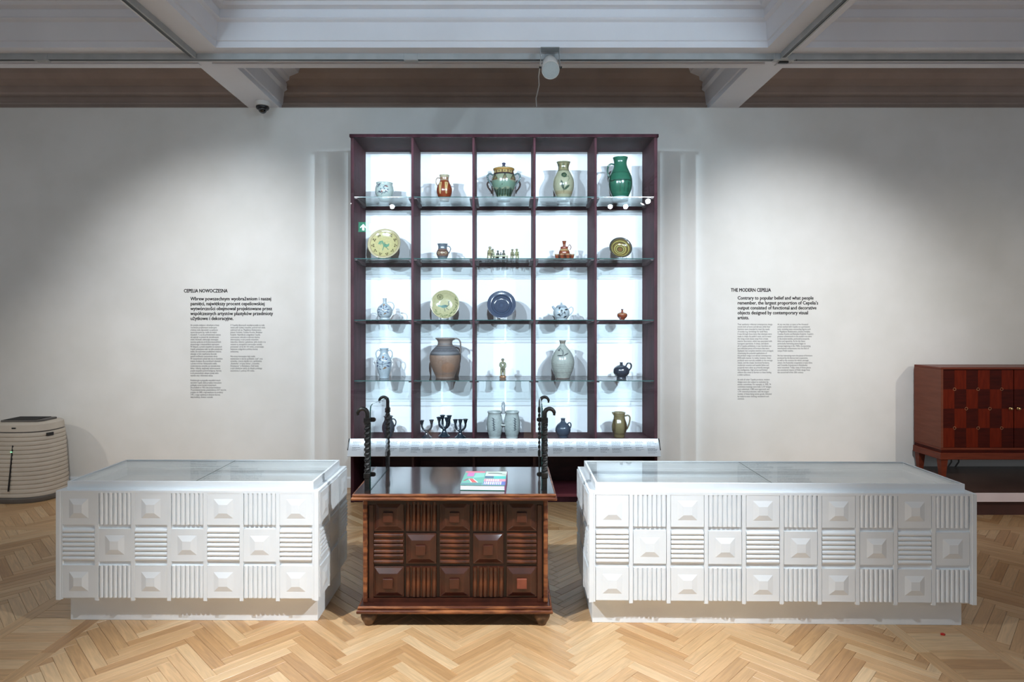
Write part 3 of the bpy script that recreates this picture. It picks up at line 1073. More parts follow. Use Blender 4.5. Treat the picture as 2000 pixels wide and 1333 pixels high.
def white_case(label, X0, X1, yf, ncol, rz, split, pw):
    """display case: X0..X1 span of the front carving at depth yf"""
    Wd = X1 - X0
    cx = (X0 + X1) / 2
    t = thing('display_case', label, 'display case', (cx, yf, 0), rz)
    h = Wd / 2
    Dp = 0.52
    zb, zt = 0.133, 0.664
    ph = 0.1785
    # recessed plinth
    MB().box(-h + 0.002, h - 0.002, 0.066, 0.066 + 0.42, 0, 0.30).build('plinth', M['white'], t, bevel=0.0015)
    # hollow carcass
    b = MB()
    zc = zt - 0.012
    b.box(-h, h, 0.012, 0.03, zb, zc).box(-h, h, Dp - 0.018, Dp, zb, zc)
    b.box(-h, -h + 0.018, 0.03, Dp - 0.018, zb, zc).box(h - 0.018, h, 0.03, Dp - 0.018, zb, zc)
    b.box(-h + 0.018, h - 0.018, 0.03, Dp - 0.018, zb, zb + 0.018)
    b.build('carcass', M['white'], t)
    MB().box(-h + 0.018, h - 0.018, 0.03, Dp - 0.018, 0.60, 0.618).build('inner_floor', M['backing'], t)  # white floor set high under the glass to bounce light inside the case
    # ledge and raised rim
    fx, fy0, fy1 = h - 0.012, 0.030, Dp - 0.02
    b = MB()
    b.box(-h, h, 0.0, 0.05, zt - 0.012, zt).box(-h, h, Dp - 0.05, Dp, zt - 0.012, zt)
    b.box(-h, -h + 0.04, 0.05, Dp - 0.05, zt - 0.012, zt).box(h - 0.04, h, 0.05, Dp - 0.05, zt - 0.012, zt)
    b.build('ledge', M['white'], t)
    b = MB()
    k = 0.011
    zr = 0.572
    b.box(-fx, fx, fy0, fy0 + k, zr, 0.703).box(-fx, fx, fy1 - k, fy1, zr, 0.703)
    b.box(-fx, -fx + k, fy0 + k, fy1 - k, zr, 0.703).box(fx - k, fx, fy0 + k, fy1 - k, zr, 0.703)
    b.build('rim', M['white'], t, bevel=0.001)
    xs = -fx + k + (2 * fx - 2 * k) * split
    for a, c in ((-fx + k, xs - 0.0008), (xs + 0.0008, fx - k)):
        g = MB().box(a, c, fy0 + k, fy1 - k, 0.694, 0.700).build('glass_pane', M['caseglass'], t)
    MB().box(xs - 0.0008, xs + 0.0008, fy0 + k, fy1 - k, 0.6985, 0.7003).build('glass_joint', M['glassedge'], t)
    # carved front: stiles, squares, reeds
    sw = 0.018
    z_top = zb + 3 * ph - 0.002
    x0 = -ncol * pw / 2
    panel = square_panel(ph - sw - 0.002, 0.010, 0.008, 0.62, 0.26).mesh('square_panel', M['white'])
    reed = reed_mb(ph - sw - 0.004, 0.0112).mesh('reed', M['white'], True)
    bk = MB().box(-(ph - sw) / 2, (ph - sw) / 2, -0.002, 0, -(ph - sw) / 2, (ph - sw) / 2).mesh('reed_backing', M['white'])
    MB().box(-h, h, 0.0105, 0.0125, zb, zt - 0.012).build('front_board', M['white'], t)
    for c in range(ncol + 1):
        xx = x0 + c * pw
        e = 0.006 if 0 < c < ncol else 0
        MB().box(max(xx - sw / 2, -h), min(xx + sw / 2, h), 0.0, 0.011, zb - e, zt - 0.012).build('stile', M['white'], t)
    cell_face(t, ncol, 3, pw, ph, panel, reed, 7, bk, x0, z_top, 0.011, None, 0, 0.0226)
    # carved ends: board with an exposed front edge, three columns
    for s in (-1, 1):
        xo = s * h
        MB().box(min(xo, xo + s * 0.022), max(xo, xo + s * 0.022), -0.002, Dp, zb - 0.003, zt).build('end_board', M['white'], t, bevel=0.001)
        # face local x runs along the side
        R = Matrix.Translation((xo + s * 0.022, 0 if s > 0 else Dp, 0)) @ Matrix.Rotation(s * PI / 2, 4, 'Z')
        pd = Dp / 3
        for c in range(1, 3):
            o = MB().box(c * pd - sw / 2, c * pd + sw / 2, -0.008, 0, zb, zt - 0.01).build('stile', M['white'], t)
            o.matrix_local = R
        pn = square_panel(pd - sw - 0.004, 0.006, 0.006, 0.62, 0.26).mesh('square_panel', M['white'])
        rd = reed_mb(pd - sw - 0.006, 0.0105, 8, 0.6).mesh('reed', M['white'], True)
        bb = MB().box(-(pd - sw) / 2, (pd - sw) / 2, -0.002, 0, -(pd - sw) / 2, (pd - sw) / 2).mesh('reed_backing', M['white'])
        cell_face(t, 3, 3, pd, ph, pn, rd, 7, bb, 0, z_top, 0.0, R, 0, 0.0212)
    return t


white_case('shorter white carved display case left of the dark chest', -2.164, -0.922, 2.998, 7, math.radians(-0.4), 0.515, 0.1774)
white_case('longer white carved display case right of the dark chest', 0.437, 2.249, 2.962, 10, math.radians(-0.9), 0.485, 0.1812)

# ================================================================== CHEST
CX = -0.236
chest = thing('carved_chest', 'dark brown carved wooden chest with checkered panels and bun feet', 'chest', (CX, 3.03, 0))
hb = 0.456
zb, zt = 0.105, 0.632
b = MB().box(-hb, hb, 0.012, 0.43, zb, zt)
b.build('body', M['chestdark'], chest)
for s in (-1, 1):
    MB().box(s * hb - (0.022 if s > 0 else 0), s * hb + (0.022 if s < 0 else 0), -0.006, 0.02, zb, zt).build('corner_post', M['chestedge'], chest, bevel=0.004)
    MB().box(s * 0.415 - 0.012, s * 0.415 + 0.012, 0.0, 0.014, zb, 0.586).build('inner_stile', M['chest'], chest, bevel=0.002)
MB().box(-hb + 0.02, hb - 0.02, 0.0, 0.014, 0.588, zt).build('top_rail', M['chestdark'], chest)
MB().box(-hb + 0.02, hb - 0.02, 0.002, 0.014, zb, 0.125).build('bottom_rail', M['chest'], chest)
# lid with a double rounded edge
ly0, ly1 = -0.082, 0.47
lid = MB().box(-0.486, 0.486, ly0 + 0.006, ly1, 0.637, 0.662).build('lid', M['chestlid'], chest, bevel=0.004)
for z, r, o in ((0.6555, 0.0075, 0.0), (0.6395, 0.0085, 0.004)):
    MB().tube([(-0.486 - o, ly1, z), (-0.486 - o, ly0 + 0.004 - o, z), (0.486 + o, ly0 + 0.004 - o, z), (0.486 + o, ly1, z)], r, 10).build('lid_moulding', M['chestedge'], lid, True)
# bottom moulding
pl = MB().box(-0.468, 0.468, -0.044, 0.45, 0.070, 0.105).build('base_plinth', M['chest'], chest, bevel=0.006)
for z, r, o in ((0.098, 0.008, 0.0), (0.080, 0.010, 0.004)):
    MB().tube([(-0.468 - o, 0.45, z), (-0.468 - o, -0.042 - o, z), (0.468 + o, -0.042 - o, z), (0.468 + o, 0.45, z)], r, 10).build('base_moulding', M['chestedge'], pl, True)
for sx in (-1, 1):
    for yy in (0.0, 0.40):
        MB().lathe([(0, 0), (0.0215, 0), (0.0235, 0.006), (0.029, 0.016), (0.0375, 0.030), (0.0415, 0.044), (0.0395, 0.056), (0.033, 0.065), (0.027, 0.071), (0, 0.071)], 28, (sx * 0.425, yy, 0)) \
            .build('bun_foot', M['foot'], chest, True)
# carved cells
cols = [-0.377, -0.2185, -0.0585, 0.1035, 0.2665]
cols = [(at((a + c) / 2, 1000, 3.03).x - CX) for a, c in ((729, 789), (793, 851.6), (859, 917), (924, 983), (990, 1048))]
pw = 0.150
rowsz = [0.530, 0.369, 0.205]
pan = MB()
h = pw / 2
pan.box(-h, h, -0.007, 0, -h, h)
B, T = h * 0.94, h * 0.60
pan.frustum([(-B, -0.0065, -B), (B, -0.0065, -B), (B, -0.0065, B), (-B, -0.0065, B)], [(-T, -0.024, -T), (T, -0.024, -T), (T, -0.024, T), (-T, -0.024, T)])
panm = pan.mesh('square_panel', M['chest'], bevel=0.0015)
bosm = MB().box(-0.0245, 0.0245, -0.036, -0.02, -0.0245, 0.0245).mesh('centre_block', M['chest'], bevel=0.002)
bosr = MB().box(-0.0245, 0.0245, -0.036, -0.02, -0.0245, 0.0245).mesh('centre_block', noise_mat('fresh_block', srgb(112, 54, 38), srgb(132, 70, 50), 20, 0.5), bevel=0.002)
rdm = reed_mb(pw - 0.006, 0.0108, 10, 1.25).mesh('reed', M['chestv'], True)
bkm = MB().box(-h, h, -0.003, 0, -h, h).mesh('reed_backing', M['chest'])
for c, xx in enumerate(cols):
    for r, zz in enumerate(rowsz):
        if (c + r) % 2 == 0:
            o = link('square_panel', panm, chest, (xx, 0.012, zz))
            link('centre_block', bosr if (c, r) == (4, 2) else bosm, o)
        else:
            o = link('reeded_panel', bkm, chest, (xx, 0.012, zz), (0, 0 if r != 1 else PI / 2, 0))
            for k in range(6):
                link('reed', rdm, o, ((k - 2.5) * 0.0252 + (0.0022 if k % 2 else -0.0022), -0.002, 0))

# ================================================================== GLASS SCREENS ON THE CHEST
def twisted(b, x, y, z0, z1, h, turns, n=70):
    vs, fs = [], []
    for i in range(n + 1):
        f = i / n
        a = 2 * PI * turns * f + PI / 4
        bulge = 1.0
        for k in range(4):
            th = a + k * PI / 2
            vs.append((x + h * R2 * bulge * math.cos(th), y + h * R2 * bulge * math.sin(th), z0 + (z1 - z0) * f))
    for i in range(n):
        for k in range(4):
            fs.append((4 * i + k, 4 * i + (k + 1) % 4, 4 * i + 4 + (k + 1) % 4, 4 * i + 4 + k))
    fs += [(3, 2, 1, 0), tuple(4 * n + k for k in range(4))]
    b.add(vs, fs)


def iron_screen(label, xf, xr, side):
    yf_, yr_ = 3.012, 3.455
    t = thing('glass_screen', label, 'glass screen', ((xf + xr) / 2, (yf_ + yr_) / 2, 0.662))
    ox, oy = t.location.x, t.location.y
    for x, y, ztop, hh in ((xf, yf_, 0.366, 0.0112), (xr, yr_, 0.368, 0.0095)):
        x -= ox
        y -= oy
        p = MB()
        p.box(x - hh, x + hh, y - hh, y + hh, 0, 0.085)
        twisted(p, x, y, 0.085, ztop - 0.02, hh * 0.98, 2.6)
        p.build('iron_post', M['iron'], t)
        r = 0.0235
        pts = [(x, y, ztop - 0.025)]
        for k in range(13):
            a = PI - PI * 1.12 * k / 12
            pts.append((x + side * (r + r * math.cos(a)), y, ztop + 0.012 + r * math.sin(a)))
        rr = [hh] * 5 + [hh * 0.9] * 4 + [hh * 0.8] * 3 + [hh * 0.55] * 2
        MB().tube(pts, rr[:len(pts)], 8).build('hook', M['iron'], t, True)
        dy = 0.02 if y < 0 else -0.02
        for zc in ((0.075, 0.345) if y < 0 else (0.085, 0.330)):
            MB().box(x - hh - 0.004, x + hh + 0.004, y - hh - 0.003, y + hh + 0.003, zc - 0.013, zc + 0.013).build('collar', M['iron'], t, bevel=0.002)
            if y > 0:
                continue
            s2 = -side
            MB().prism([(zc - 0.011, 0), (zc - 0.011, 0.030), (zc - 0.006, 0.038), (zc + 0.006, 0.038), (zc + 0.011, 0.030), (zc + 0.011, 0)][::1], 'y', y + dy - 0.004, y + dy + 0.004) \
                .xform(Matrix(((0, 0, s2, x), (0, 1, 0, 0), (1, 0, 0, 0), (0, 0, 0, 1)))).build('clamp', M['iron'], t, bevel=0.002)
    gx0, gx1 = xf - ox - side * 0.013, xr - ox - side * 0.003
    y0, y1 = yf_ - oy + 0.008, yr_ - oy + 0.0
    outline = [(y0, 0.002), (y1, 0.002), (y1, 0.400), (y0 + 0.05, 0.418), (y0 + 0.012, 0.412), (y0, 0.39)]
    g = MB()
    n = len(outline)
    for e in (-0.003, 0.003):
        g.v += [(gx0 + (gx1 - gx0) * (y - y0) / (y1 - y0) + e, y, z) for y, z in outline]
    g.f = [tuple(range(n)), tuple(range(2 * n - 1, n - 1, -1))]
    g.build('glass_plate', M['glass'], t)
    e = MB()
    e.v = g.v
    e.f = [(i, n + i, n + (i + 1) % n, (i + 1) % n) for i in range(n)]
    e.build('glass_edge', M['glassedge'], t)


iron_screen('upright glass screen on twisted iron posts at left end of chest', -0.667, -0.650, -1)
iron_screen('upright glass screen on twisted iron posts at right end of chest', 0.203, 0.208, 1)

# ================================================================== BOOK
bk = thing('book', 'thick book with a pink and green collage cover lying on the chest', 'book', (-0.095, 3.145, 0.6625), math.radians(-2.5))
bw, bd, bh = 0.110, 0.135, 0.0275
MB().box(-bw, bw - 0.003, -bd + 0.002, bd - 0.002, 0.0025, bh - 0.0025).build('page_block', M['paper'], bk)
cvm = base_mat('cover_green', srgb(120, 190, 172), 0.35)
MB().box(-bw - 0.001, bw, -bd, bd, 0, 0.0025).build('back_cover', base_mat('cover_teal', srgb(30, 110, 96), 0.4), bk)
fc = MB().box(-bw - 0.001, bw, -bd, bd, bh - 0.0025, bh).build('front_cover', cvm, bk)
MB().box(bw - 0.003, bw + 0.002, -bd, bd, 0, bh).build('spine', base_mat('cover_plum', srgb(150, 84, 120), 0.4), bk)


PZ = [0.0003]


def patch(nm, col, pts):
    PZ[0] += 0.00006
    MB().prism(pts, 'z', bh, bh + PZ[0]).build(nm, base_mat('print_' + nm, srgb(*col), 0.4), fc)


b2, d2 = bw - 0.001, bd - 0.001
patch('pink_patch', (236, 130, 150), [(-b2, 0.105), (-0.005, 0.105), (-0.005, d2), (-b2, d2)])
patch('lilac_patch', (214, 128, 190), [(-0.095, 0.03), (-0.06, 0.03), (-0.06, 0.10), (-0.095, 0.10)])
patch('mint_patch', (150, 214, 200), [(-0.06, 0.0), (-0.005, 0.02), (-0.005, 0.10), (-0.05, 0.10)])
patch('cream_patch', (226, 240, 226), [(0.0, 0.04), (b2, 0.04), (b2, d2), (0.0, d2)])
patch('black_line', (50, 60, 66), [(0.012, 0.085), (0.085, 0.085), (0.085, 0.094), (0.012, 0.094)])
patch('slate_patch', (90, 122, 150), [(0.0, -0.005), (0.045, -0.005), (0.045, 0.036), (0.0, 0.036)])
patch('aqua_patch', (92, 200, 190), [(0.047, -0.015), (b2, -0.015), (b2, 0.036), (0.047, 0.036)])
patch('rose_patch', (236, 160, 178), [(0.0, -0.065), (b2, -0.065), (b2, -0.02), (0.0, -0.02)])
patch('blue_patch', (104, 120, 190), [(0.0, -d2), (b2, -d2), (b2, -0.068), (0.0, -0.068)])
patch('coral_stripe', (236, 100, 100), [(-0.085, -0.02), (-0.06, -0.02), (-0.03, -0.09), (-0.06, -0.09)])
patch('white_stripe', (250, 250, 248), [(-0.060, -0.02), (-0.055, -0.02), (-0.026, -0.09), (-0.033, -0.09)])
patch('white_stripe', (250, 250, 248), [(-0.080, -0.03), (-0.076, -0.03), (-0.056, -0.09), (-0.062, -0.09)])
patch('plum_stripe', (190, 70, 110), [(-0.104, -0.06), (-0.085, -0.02), (-0.08, -0.02), (-0.095, -0.06)])
patch('grey_patch', (110, 150, 158), [(-b2, -d2), (-0.006, -d2), (-0.006, -0.098), (-b2, -0.105)])
rr = random.Random(5)
for row, (z0, z1) in enumerate(((-0.062, -0.03), (-0.128, -0.076))):
    x = 0.012 if row == 0 else 0.004
    while x < 0.075 + row * 0.015:
        lw = 0.004 + rr.random() * 0.004
        patch('white_letter', (248, 248, 252), [(x, z0), (x + lw, z0), (x + lw, z1), (x, z1)])
        x += lw + 0.004

# ================================================================== SIDEBOARD AND PLATFORM
pf = thing('platform', 'low dark platform with pale front lip under the sideboard', 'platform', (4.6, 4.66, 0))
MB().box(-1.35, 1.4, 0.0, 0.82, 0.186, 0.191).build('platform_top', M['platdark'], pf)
MB().box(-1.35, 1.4, -0.004, 0.82, 0.118, 0.186).build('platform_lip', M['platpink'], pf, bevel=0.002)
MB().box(-1.28, 1.33, 0.06, 0.78, 0.0, 0.118).build('platform_base', M['platbase'], pf)

sb = thing('sideboard', 'red brown sideboard with checkered veneer doors on tapered legs', 'sideboard', (4.43, 5.11, 0.191))
zz = -0.191
x0, x1 = 3.641 - 4.43, 0.80
dpt = 0.335
z0, z1 = 0.415 + zz, 1.104 + zz
b = MB()
b.box(x0, x1, 0, dpt, z1 - 0.018, z1).box(x0, x1, 0, dpt, z0, z0 + 0.018)
b.build('carcass', M['redwood'], sb, bevel=0.002)
for a, c in ((x0, x0 + 0.018), (x1 - 0.018, x1)):
    MB().box(a, c, 0, dpt, z0 + 0.018, z1 - 0.018).build('side_panel', M['redside'], sb)
MB().box(x0 + 0.018, x1 - 0.018, dpt - 0.01, dpt, z0, z1 - 0.018).build('back_board', M['redwood'], sb)
MB().box(x0 - 0.012, x1 + 0.012, -0.012, dpt, 0.337 + zz, 0.392 + zz).build('leg_rail', M['redwood'], sb, bevel=0.003)
MB().box(x0 + 0.004, x1 - 0.004, 0.004, dpt, 0.392 + zz, z0).build('plinth_strip', M['veneer_d'], sb)
for xx in (x0 + 0.028, x1 - 0.028):
    for yy in (0.026, dpt - 0.035):
        MB().frustum([(xx - 0.018, yy - 0.018, 0), (xx + 0.018, yy - 0.018, 0), (xx + 0.018, yy + 0.018, 0), (xx - 0.018, yy + 0.018, 0)],
                     [(xx - 0.028, yy - 0.028, 0.337 + zz), (xx + 0.028, yy - 0.028, 0.337 + zz), (xx + 0.028, yy + 0.028, 0.337 + zz), (xx - 0.028, yy + 0.028, 0.337 + zz)]).build('leg', M['redwood'], sb)
dw = 0.590
zd0, zd1 = z0 + 0.02, z1 - 0.022
for d in range(2):
    xa = x0 + 0.022 + d * (dw + 0.006)
    door = MB().box(xa, xa + dw, 0.014, 0.03, zd0, zd1).build('door', M['veneer_d'], sb)
    cw, ch = dw / 6, (zd1 - zd0) / 4
    for i in range(6):
        for r in range(4):
            m = M['veneer_l'] if (i + r + d) % 2 == 1 else M['veneer_d']
            MB().box(xa + i * cw + 0.0004, xa + (i + 1) * cw - 0.0004, 0.0122, 0.0142, zd1 - (r + 1) * ch + 0.0004, zd1 - r * ch - 0.0004).build('veneer_square', m, door)
    for r, ks in ((1, (1, 3, 5)), (2, (2, 4)), (3, (1, 3, 5))):
        for k in ks:
            ring = MB()
            n = 9
            for q in range(n):
                a0 = 2 * PI * q / n
                for_pts = [(xa + k * cw + 0.0115 * math.cos(a0 + s * 0.4), 0.0116, zd1 - r * ch + 0.0115 * math.sin(a0 + s * 0.4)) for s in (0, 0.5, 1)]
                ring.tube(for_pts, 0.0013, 5)
            ring.build('inlay_ring', M['inlay'], door)
    xk = xa + dw - 0.03 if d == 0 else xa + 0.03
    MB().lathe([(0, 0), (0.011, 0), (0.011, 0.003), (0.005, 0.006), (0.005, 0.012), (0.010, 0.016), (0.010, 0.021), (0.004, 0.024), (0, 0.024)], 20) \
        .xform(Matrix.Translation((xk, 0.012, (zd0 + zd1) / 2)) @ Matrix.Rotation(PI / 2, 4, 'X')).build('knob', M['brass'], door, True)

sk = thing('wall_socket', 'grey double wall socket with plugs half hidden under the sideboard', 'socket', (4.00, 5.5, 0.31))
MB().box(-0.07, 0.05, -0.02, 0, -0.02, 0.07).build('socket_plate', M['purgrey'], sk, bevel=0.004)
for dx in (-0.045, 0.02):
    MB().lathe([(0, 0), (0.022, 0), (0.020, 0.03), (0.010, 0.045), (0, 0.045)], 16).xform(Matrix.Translation((dx, -0.02, 0.015)) @ Matrix.Rotation(PI / 2, 4, 'X')).build('plug', M['purifier'], sk, True)
    MB().tube([(dx, -0.06, 0.015), (dx + 0.005, -0.07, -0.02), (dx + 0.012, -0.06, -0.07), (dx - 0.01, -0.05, -0.115)], 0.006).build('lead', M['purgrey'], sk, True)

# ================================================================== AIR PURIFIER
ap = thing('air_purifier', 'beige ribbed air purifier standing by the wall', 'air purifier', (-4.03, 5.23, 0))


def oval(a, bb, z, n=64, e=2.7):
    out = []
    for k in range(n):
        th = 2 * PI * k / n
        c_, s_ = math.cos(th), math.sin(th)
        out.append((a * math.copysign(abs(c_) ** (2 / e), c_), bb * math.copysign(abs(s_) ** (2 / e), s_), z))
    return out


def loft(rings, n=64):
    b = MB()
    b.v = [p for r in rings for p in r]
    for i in range(len(rings) - 1):
        for k in range(n):
            b.f.append((i * n + k, i * n + (k + 1) % n, (i + 1) * n + (k + 1) % n, (i + 1) * n + k))
    b.f.append(tuple(range(n - 1, -1, -1)))
    b.f.append(tuple((len(rings) - 1) * n + k for k in range(n)))
    return b


def hwid(z):
    return 0.268 - 0.032 * ((z - 0.02) / 0.64) ** 1.3


dep = 0.235
loft([oval(0.262, dep - 0.005, 0.0), oval(0.272, dep, 0.01), oval(0.274, dep, 0.038), oval(0.268, dep - 0.004, 0.042)]).build('base_skirt', M['purgrey'], ap, True)
rings = []
z = 0.042
nr = 15
hh = (0.568 - 0.042) / nr
for i in range(nr):
    for f, o in ((0.0, -0.006), (0.12, 0.0), (0.55, 0.003), (0.92, 0.0), (1.0, -0.006)):
        zz_ = z + (i + f) * hh
        rings.append(oval(hwid(zz_) + o, dep - 0.012 - 0.03 * (zz_ / 0.64) + o, zz_))
loft(rings).build('ribbed_body', M['purifier'], ap, True)
loft([oval(hwid(.57) - 0.008, dep - 0.05, 0.566), oval(hwid(.57) - 0.008, dep - 0.05, 0.578)]).build('shadow_gap', M['purgrey'], ap, True)
loft([oval(hwid(.58), dep - 0.042, 0.578), oval(hwid(.6) - 0.002, dep - 0.044, 0.60), oval(hwid(.63) - 0.004, dep - 0.048, 0.632), oval(hwid(.64) - 0.016, dep - 0.06, 0.642),
      oval(hwid(.64) - 0.09, dep - 0.10, 0.645)]).build('top_cap', M['purifier'], ap, True)
MB().prism([(-0.17, -0.10), (0.13, -0.10), (0.16, -0.05), (0.16, 0.10), (-0.17, 0.10)], 'z', 0.643, 0.660).build('air_grille', M['purgrey'], ap, bevel=0.004)
for k in range(9):
    MB().box(-0.15, 0.12, -0.09 + k * 0.021, -0.083 + k * 0.021, 0.6595, 0.664).build('grille_slat', M['black'], ap)
yf_ = -(dep - 0.012)
led = [(-0.002 + 0.016 * f, yf_ + 0.001 + 0.028 * f - 0.004, 0.10 + 0.37 * f) for f in (0, 0.25, 0.5, 0.75, 1)]
MB().tube(led, 0.006, 8).build('display_slot', M['black'], ap, True)
MB().tube([(0.0095, yf_ + 0.012, 0.415), (0.0098, yf_ + 0.0122, 0.421)], 0.006, 8).build('indicator_light', emit_mat('green_led', srgb(150, 255, 190), 1.5), ap)
for k in range(4):
    MB().box(0.0 + k * 0.008, 0.006 + k * 0.008, -dep + 0.0395, -dep + 0.046, 0.605, 0.614).build('maker_mark', M['black'], ap)
hp = oval(hwid(.53), dep - 0.036, 0.53)
k = 57
a_, b_ = Vector(hp[59]), Vector(hp[62])
b = MB()
dirn = (b_ - a_)
nrm = Vector((dirn.y, -dirn.x, 0)).normalized()
b.add([a_ - nrm * 0.01, b_ - nrm * 0.01, b_ + nrm * 0.012, a_ + nrm * 0.012] + [p + Vector((0, 0, 0.028)) for p in (a_ - nrm * 0.01, b_ - nrm * 0.01, b_ + nrm * 0.012, a_ + nrm * 0.012)],
      [(0, 3, 2, 1), (4, 5, 6, 7), (0, 1, 5, 4), (1, 2, 6, 5), (2, 3, 7, 6), (3, 0, 4, 7)]).build('grip_recess', M['black'], ap, bevel=0.003)

# small red scrap on the parquet
s_ = at(1840, 1240, 1.5 * F / (1240 - VY))
rs = MB().prism([(-0.012, -0.006), (0.004, -0.012), (0.013, -0.004), (0.01, 0.008), (-0.004, 0.006)], 'z', 0.0, 0.004)
tag(rs.build('scrap', base_mat('red_paper', srgb(190, 20, 14), 0.4), None, loc=(s_.x, s_.y, 0.0005)), 'tiny red scrap of paper lying on the parquet', 'scrap')

# ================================================================== CERAMICS
PY = 5.25
UPX = PY / F                     # metres per photo pixel where the ceramics stand


def catmull(pts, n=56):
    P = np.array(pts, float)
    d = np.r_[0, np.cumsum(np.hypot(*np.diff(P, axis=0).T))]
    t = np.linspace(0, d[-1], n)
    out = []
    for tt in t:
        i = min(max(np.searchsorted(d, tt) - 1, 0), len(P) - 2)
        a, b = P[i], P[i + 1]
        h = d[i + 1] - d[i]
        m0 = (P[i + 1] - P[max(i - 1, 0)]) / max(d[i + 1] - d[max(i - 1, 0)], 1e-6)
        m1 = (P[min(i + 2, len(P) - 1)] - P[i]) / max(d[min(i + 2, len(P) - 1)] - d[i], 1e-6)
        f = (tt - d[i]) / h
        out.append((2 * f**3 - 3 * f**2 + 1) * a + (f**3 - 2 * f**2 + f) * h * m0 + (-2 * f**3 + 3 * f**2) * b + (f**3 - f**2) * h * m1)
    o = np.array(out)
    o[:, 1] = np.maximum(o[:, 1], 0)
    return o


class Paint:
    """paints glaze colours by frontal position: x across, h up, in photo pixels"""
    def __init__(s, x, h, col):
        s.x, s.h = x, h
        s.c = np.tile(np.array(srgb(*col)[:3]), (len(x), 1))

    def _put(s, m, col, k=1.0):
        m = np.clip(m, 0, 1)[:, None] * k
        s.c = s.c * (1 - m) + np.array(srgb(*col)[:3]) * m

    def blob(s, cx, ch, rx, rh, col, rot=0, k=1.0):
        a = math.radians(rot)
        dx, dh = s.x - cx, s.h - ch
        u = (dx * math.cos(a) + dh * math.sin(a)) / rx
        v = (-dx * math.sin(a) + dh * math.cos(a)) / rh
        s._put((1.0 - np.sqrt(u * u + v * v)) * min(rx, rh) * 1.6 + 0.5, col, k)
        return s

    def line(s, pts, w, col, k=1.0):
        best = np.full(len(s.x), 1e9)
        for (x0, h0), (x1, h1) in zip(pts, pts[1:]):
            dx, dh = x1 - x0, h1 - h0
            t = np.clip(((s.x - x0) * dx + (s.h - h0) * dh) / max(dx * dx + dh * dh, 1e-9), 0, 1)
            best = np.minimum(best, np.hypot(s.x - x0 - t * dx, s.h - h0 - t * dh))
        s._put((w - best) * 1.6 + 0.5, col, k)
        return s

    def band(s, h0, h1, col, k=1.0, wob=0.0, fr=1.0):
        c = wob * np.sin(s.x * fr)
        s._put(np.minimum(s.h - h0 - c, h1 + c - s.h) * 1.6 + 0.5, col, k)
        return s

    def ring(s, r0, r1, col, cx=0, ch=0, k=1.0):
        r = np.hypot(s.x - cx, s.h - ch)
        s._put(np.minimum(r - r0, r1 - r) * 1.6 + 0.5, col, k)
        return s

    def leaf(s, x, h, ln, wd, rot, col):
        a = math.radians(rot)
        return s.blob(x + math.cos(a) * ln / 2, h + math.sin(a) * ln / 2, ln / 2, wd / 2, col, rot)


def lathe_obj(name, prof, col, decor, mat, n=96, rings=64, axis_flat=False, inner=True, thick=1.2):
    """prof: (h, r) px pairs, base to rim"""
    H = prof[-1][0]
    o = catmull(prof, rings)
    hs, rs = list(o[:, 0]), list(o[:, 1])
    if inner:
        rr, hh = [], []
        for f in (1.0, 0.92, 0.8, 0.6, 0.4):
            i = int((rings - 1) * f)
            rr.append(max(rs[i] - thick, 0.3))
            hh.append(hs[i] + (0.15 if f == 1 else 0))
        rs += rr + [0.0]
        hs += hh + [hh[-1]]
    rs = [0.0] + rs
    hs = [hs[0]] + hs
    k = np.arange(n)
    th = 2 * PI * k / n
    V_, Fc = [], []
    for h, r in zip(hs, rs):
        V_.append(np.c_[r * np.sin(th), -r * np.cos(th), np.full(n, h)])
    m = len(hs)
    V_ = np.concatenate(V_)
    for i in range(m - 1):
        for q in range(n):
            Fc.append((i * n + q, i * n + (q + 1) % n, (i + 1) * n + (q + 1) % n, (i + 1) * n + q))
    me = bpy.data.meshes.new(name)
    me.from_pydata((V_ * UPX).tolist(), [], Fc)
    p = Paint(V_[:, 0], V_[:, 2], col)
    if decor:
        p.front = V_[:, 1] < 0
        p.i = np.arange(len(V_)) // n
        decor(p)
    ca = me.color_attributes.new('Col', 'FLOAT_COLOR', 'POINT')
    ca.data.foreach_set('color', np.c_[p.c, np.ones(len(V_))].astype(np.float32).ravel())
    me.materials.append(mat)
    me.polygons.foreach_set('use_smooth', [True] * len(me.polygons))
    me.update()
    return me


def solid_attr(mb, name, col, mat, parent, smooth=True, loc=None):
    me = mb.mesh(name, mat, smooth)
    ca = me.color_attributes.new('Col', 'FLOAT_COLOR', 'POINT')
    c = srgb(*col)
    ca.data.foreach_set('color', np.tile(np.array(c, dtype=np.float32), len(me.vertices)))
    return link(name, me, parent, loc)


def smooth_path(pts, n=20):
    P = np.array([(a, b) for a, b in pts], float)
    return [tuple(q) for q in catmull2(P, n)]


def catmull2(P, n):
    d = np.r_[0, np.cumsum(np.hypot(*np.diff(P, axis=0).T))]
    out = []
    for tt in np.linspace(0, d[-1], n):
        i = min(max(np.searchsorted(d, tt) - 1, 0), len(P) - 2)
        h = d[i + 1] - d[i]
        m0 = (P[i + 1] - P[max(i - 1, 0)]) / max(d[i + 1] - d[max(i - 1, 0)], 1e-6)
        m1 = (P[min(i + 2, len(P) - 1)] - P[i]) / max(d[min(i + 2, len(P) - 1)] - d[i], 1e-6)
        f = (tt - d[i]) / h
        out.append((2 * f**3 - 3 * f**2 + 1) * P[i] + (f**3 - 2 * f**2 + f) * h * m0 + (-2 * f**3 + 3 * f**2) * P[i + 1] + (f**3 - f**2) * h * m1)
    return out


def handle(parent, pts, r, col, mat, name='handle', dep=0):
    q = smooth_path(pts, 22)
    mb = MB().tube([(x * UPX, dep * UPX, h * UPX) for x, h in q], r * UPX, 10)
    return solid_attr(mb, name, col, mat, parent)


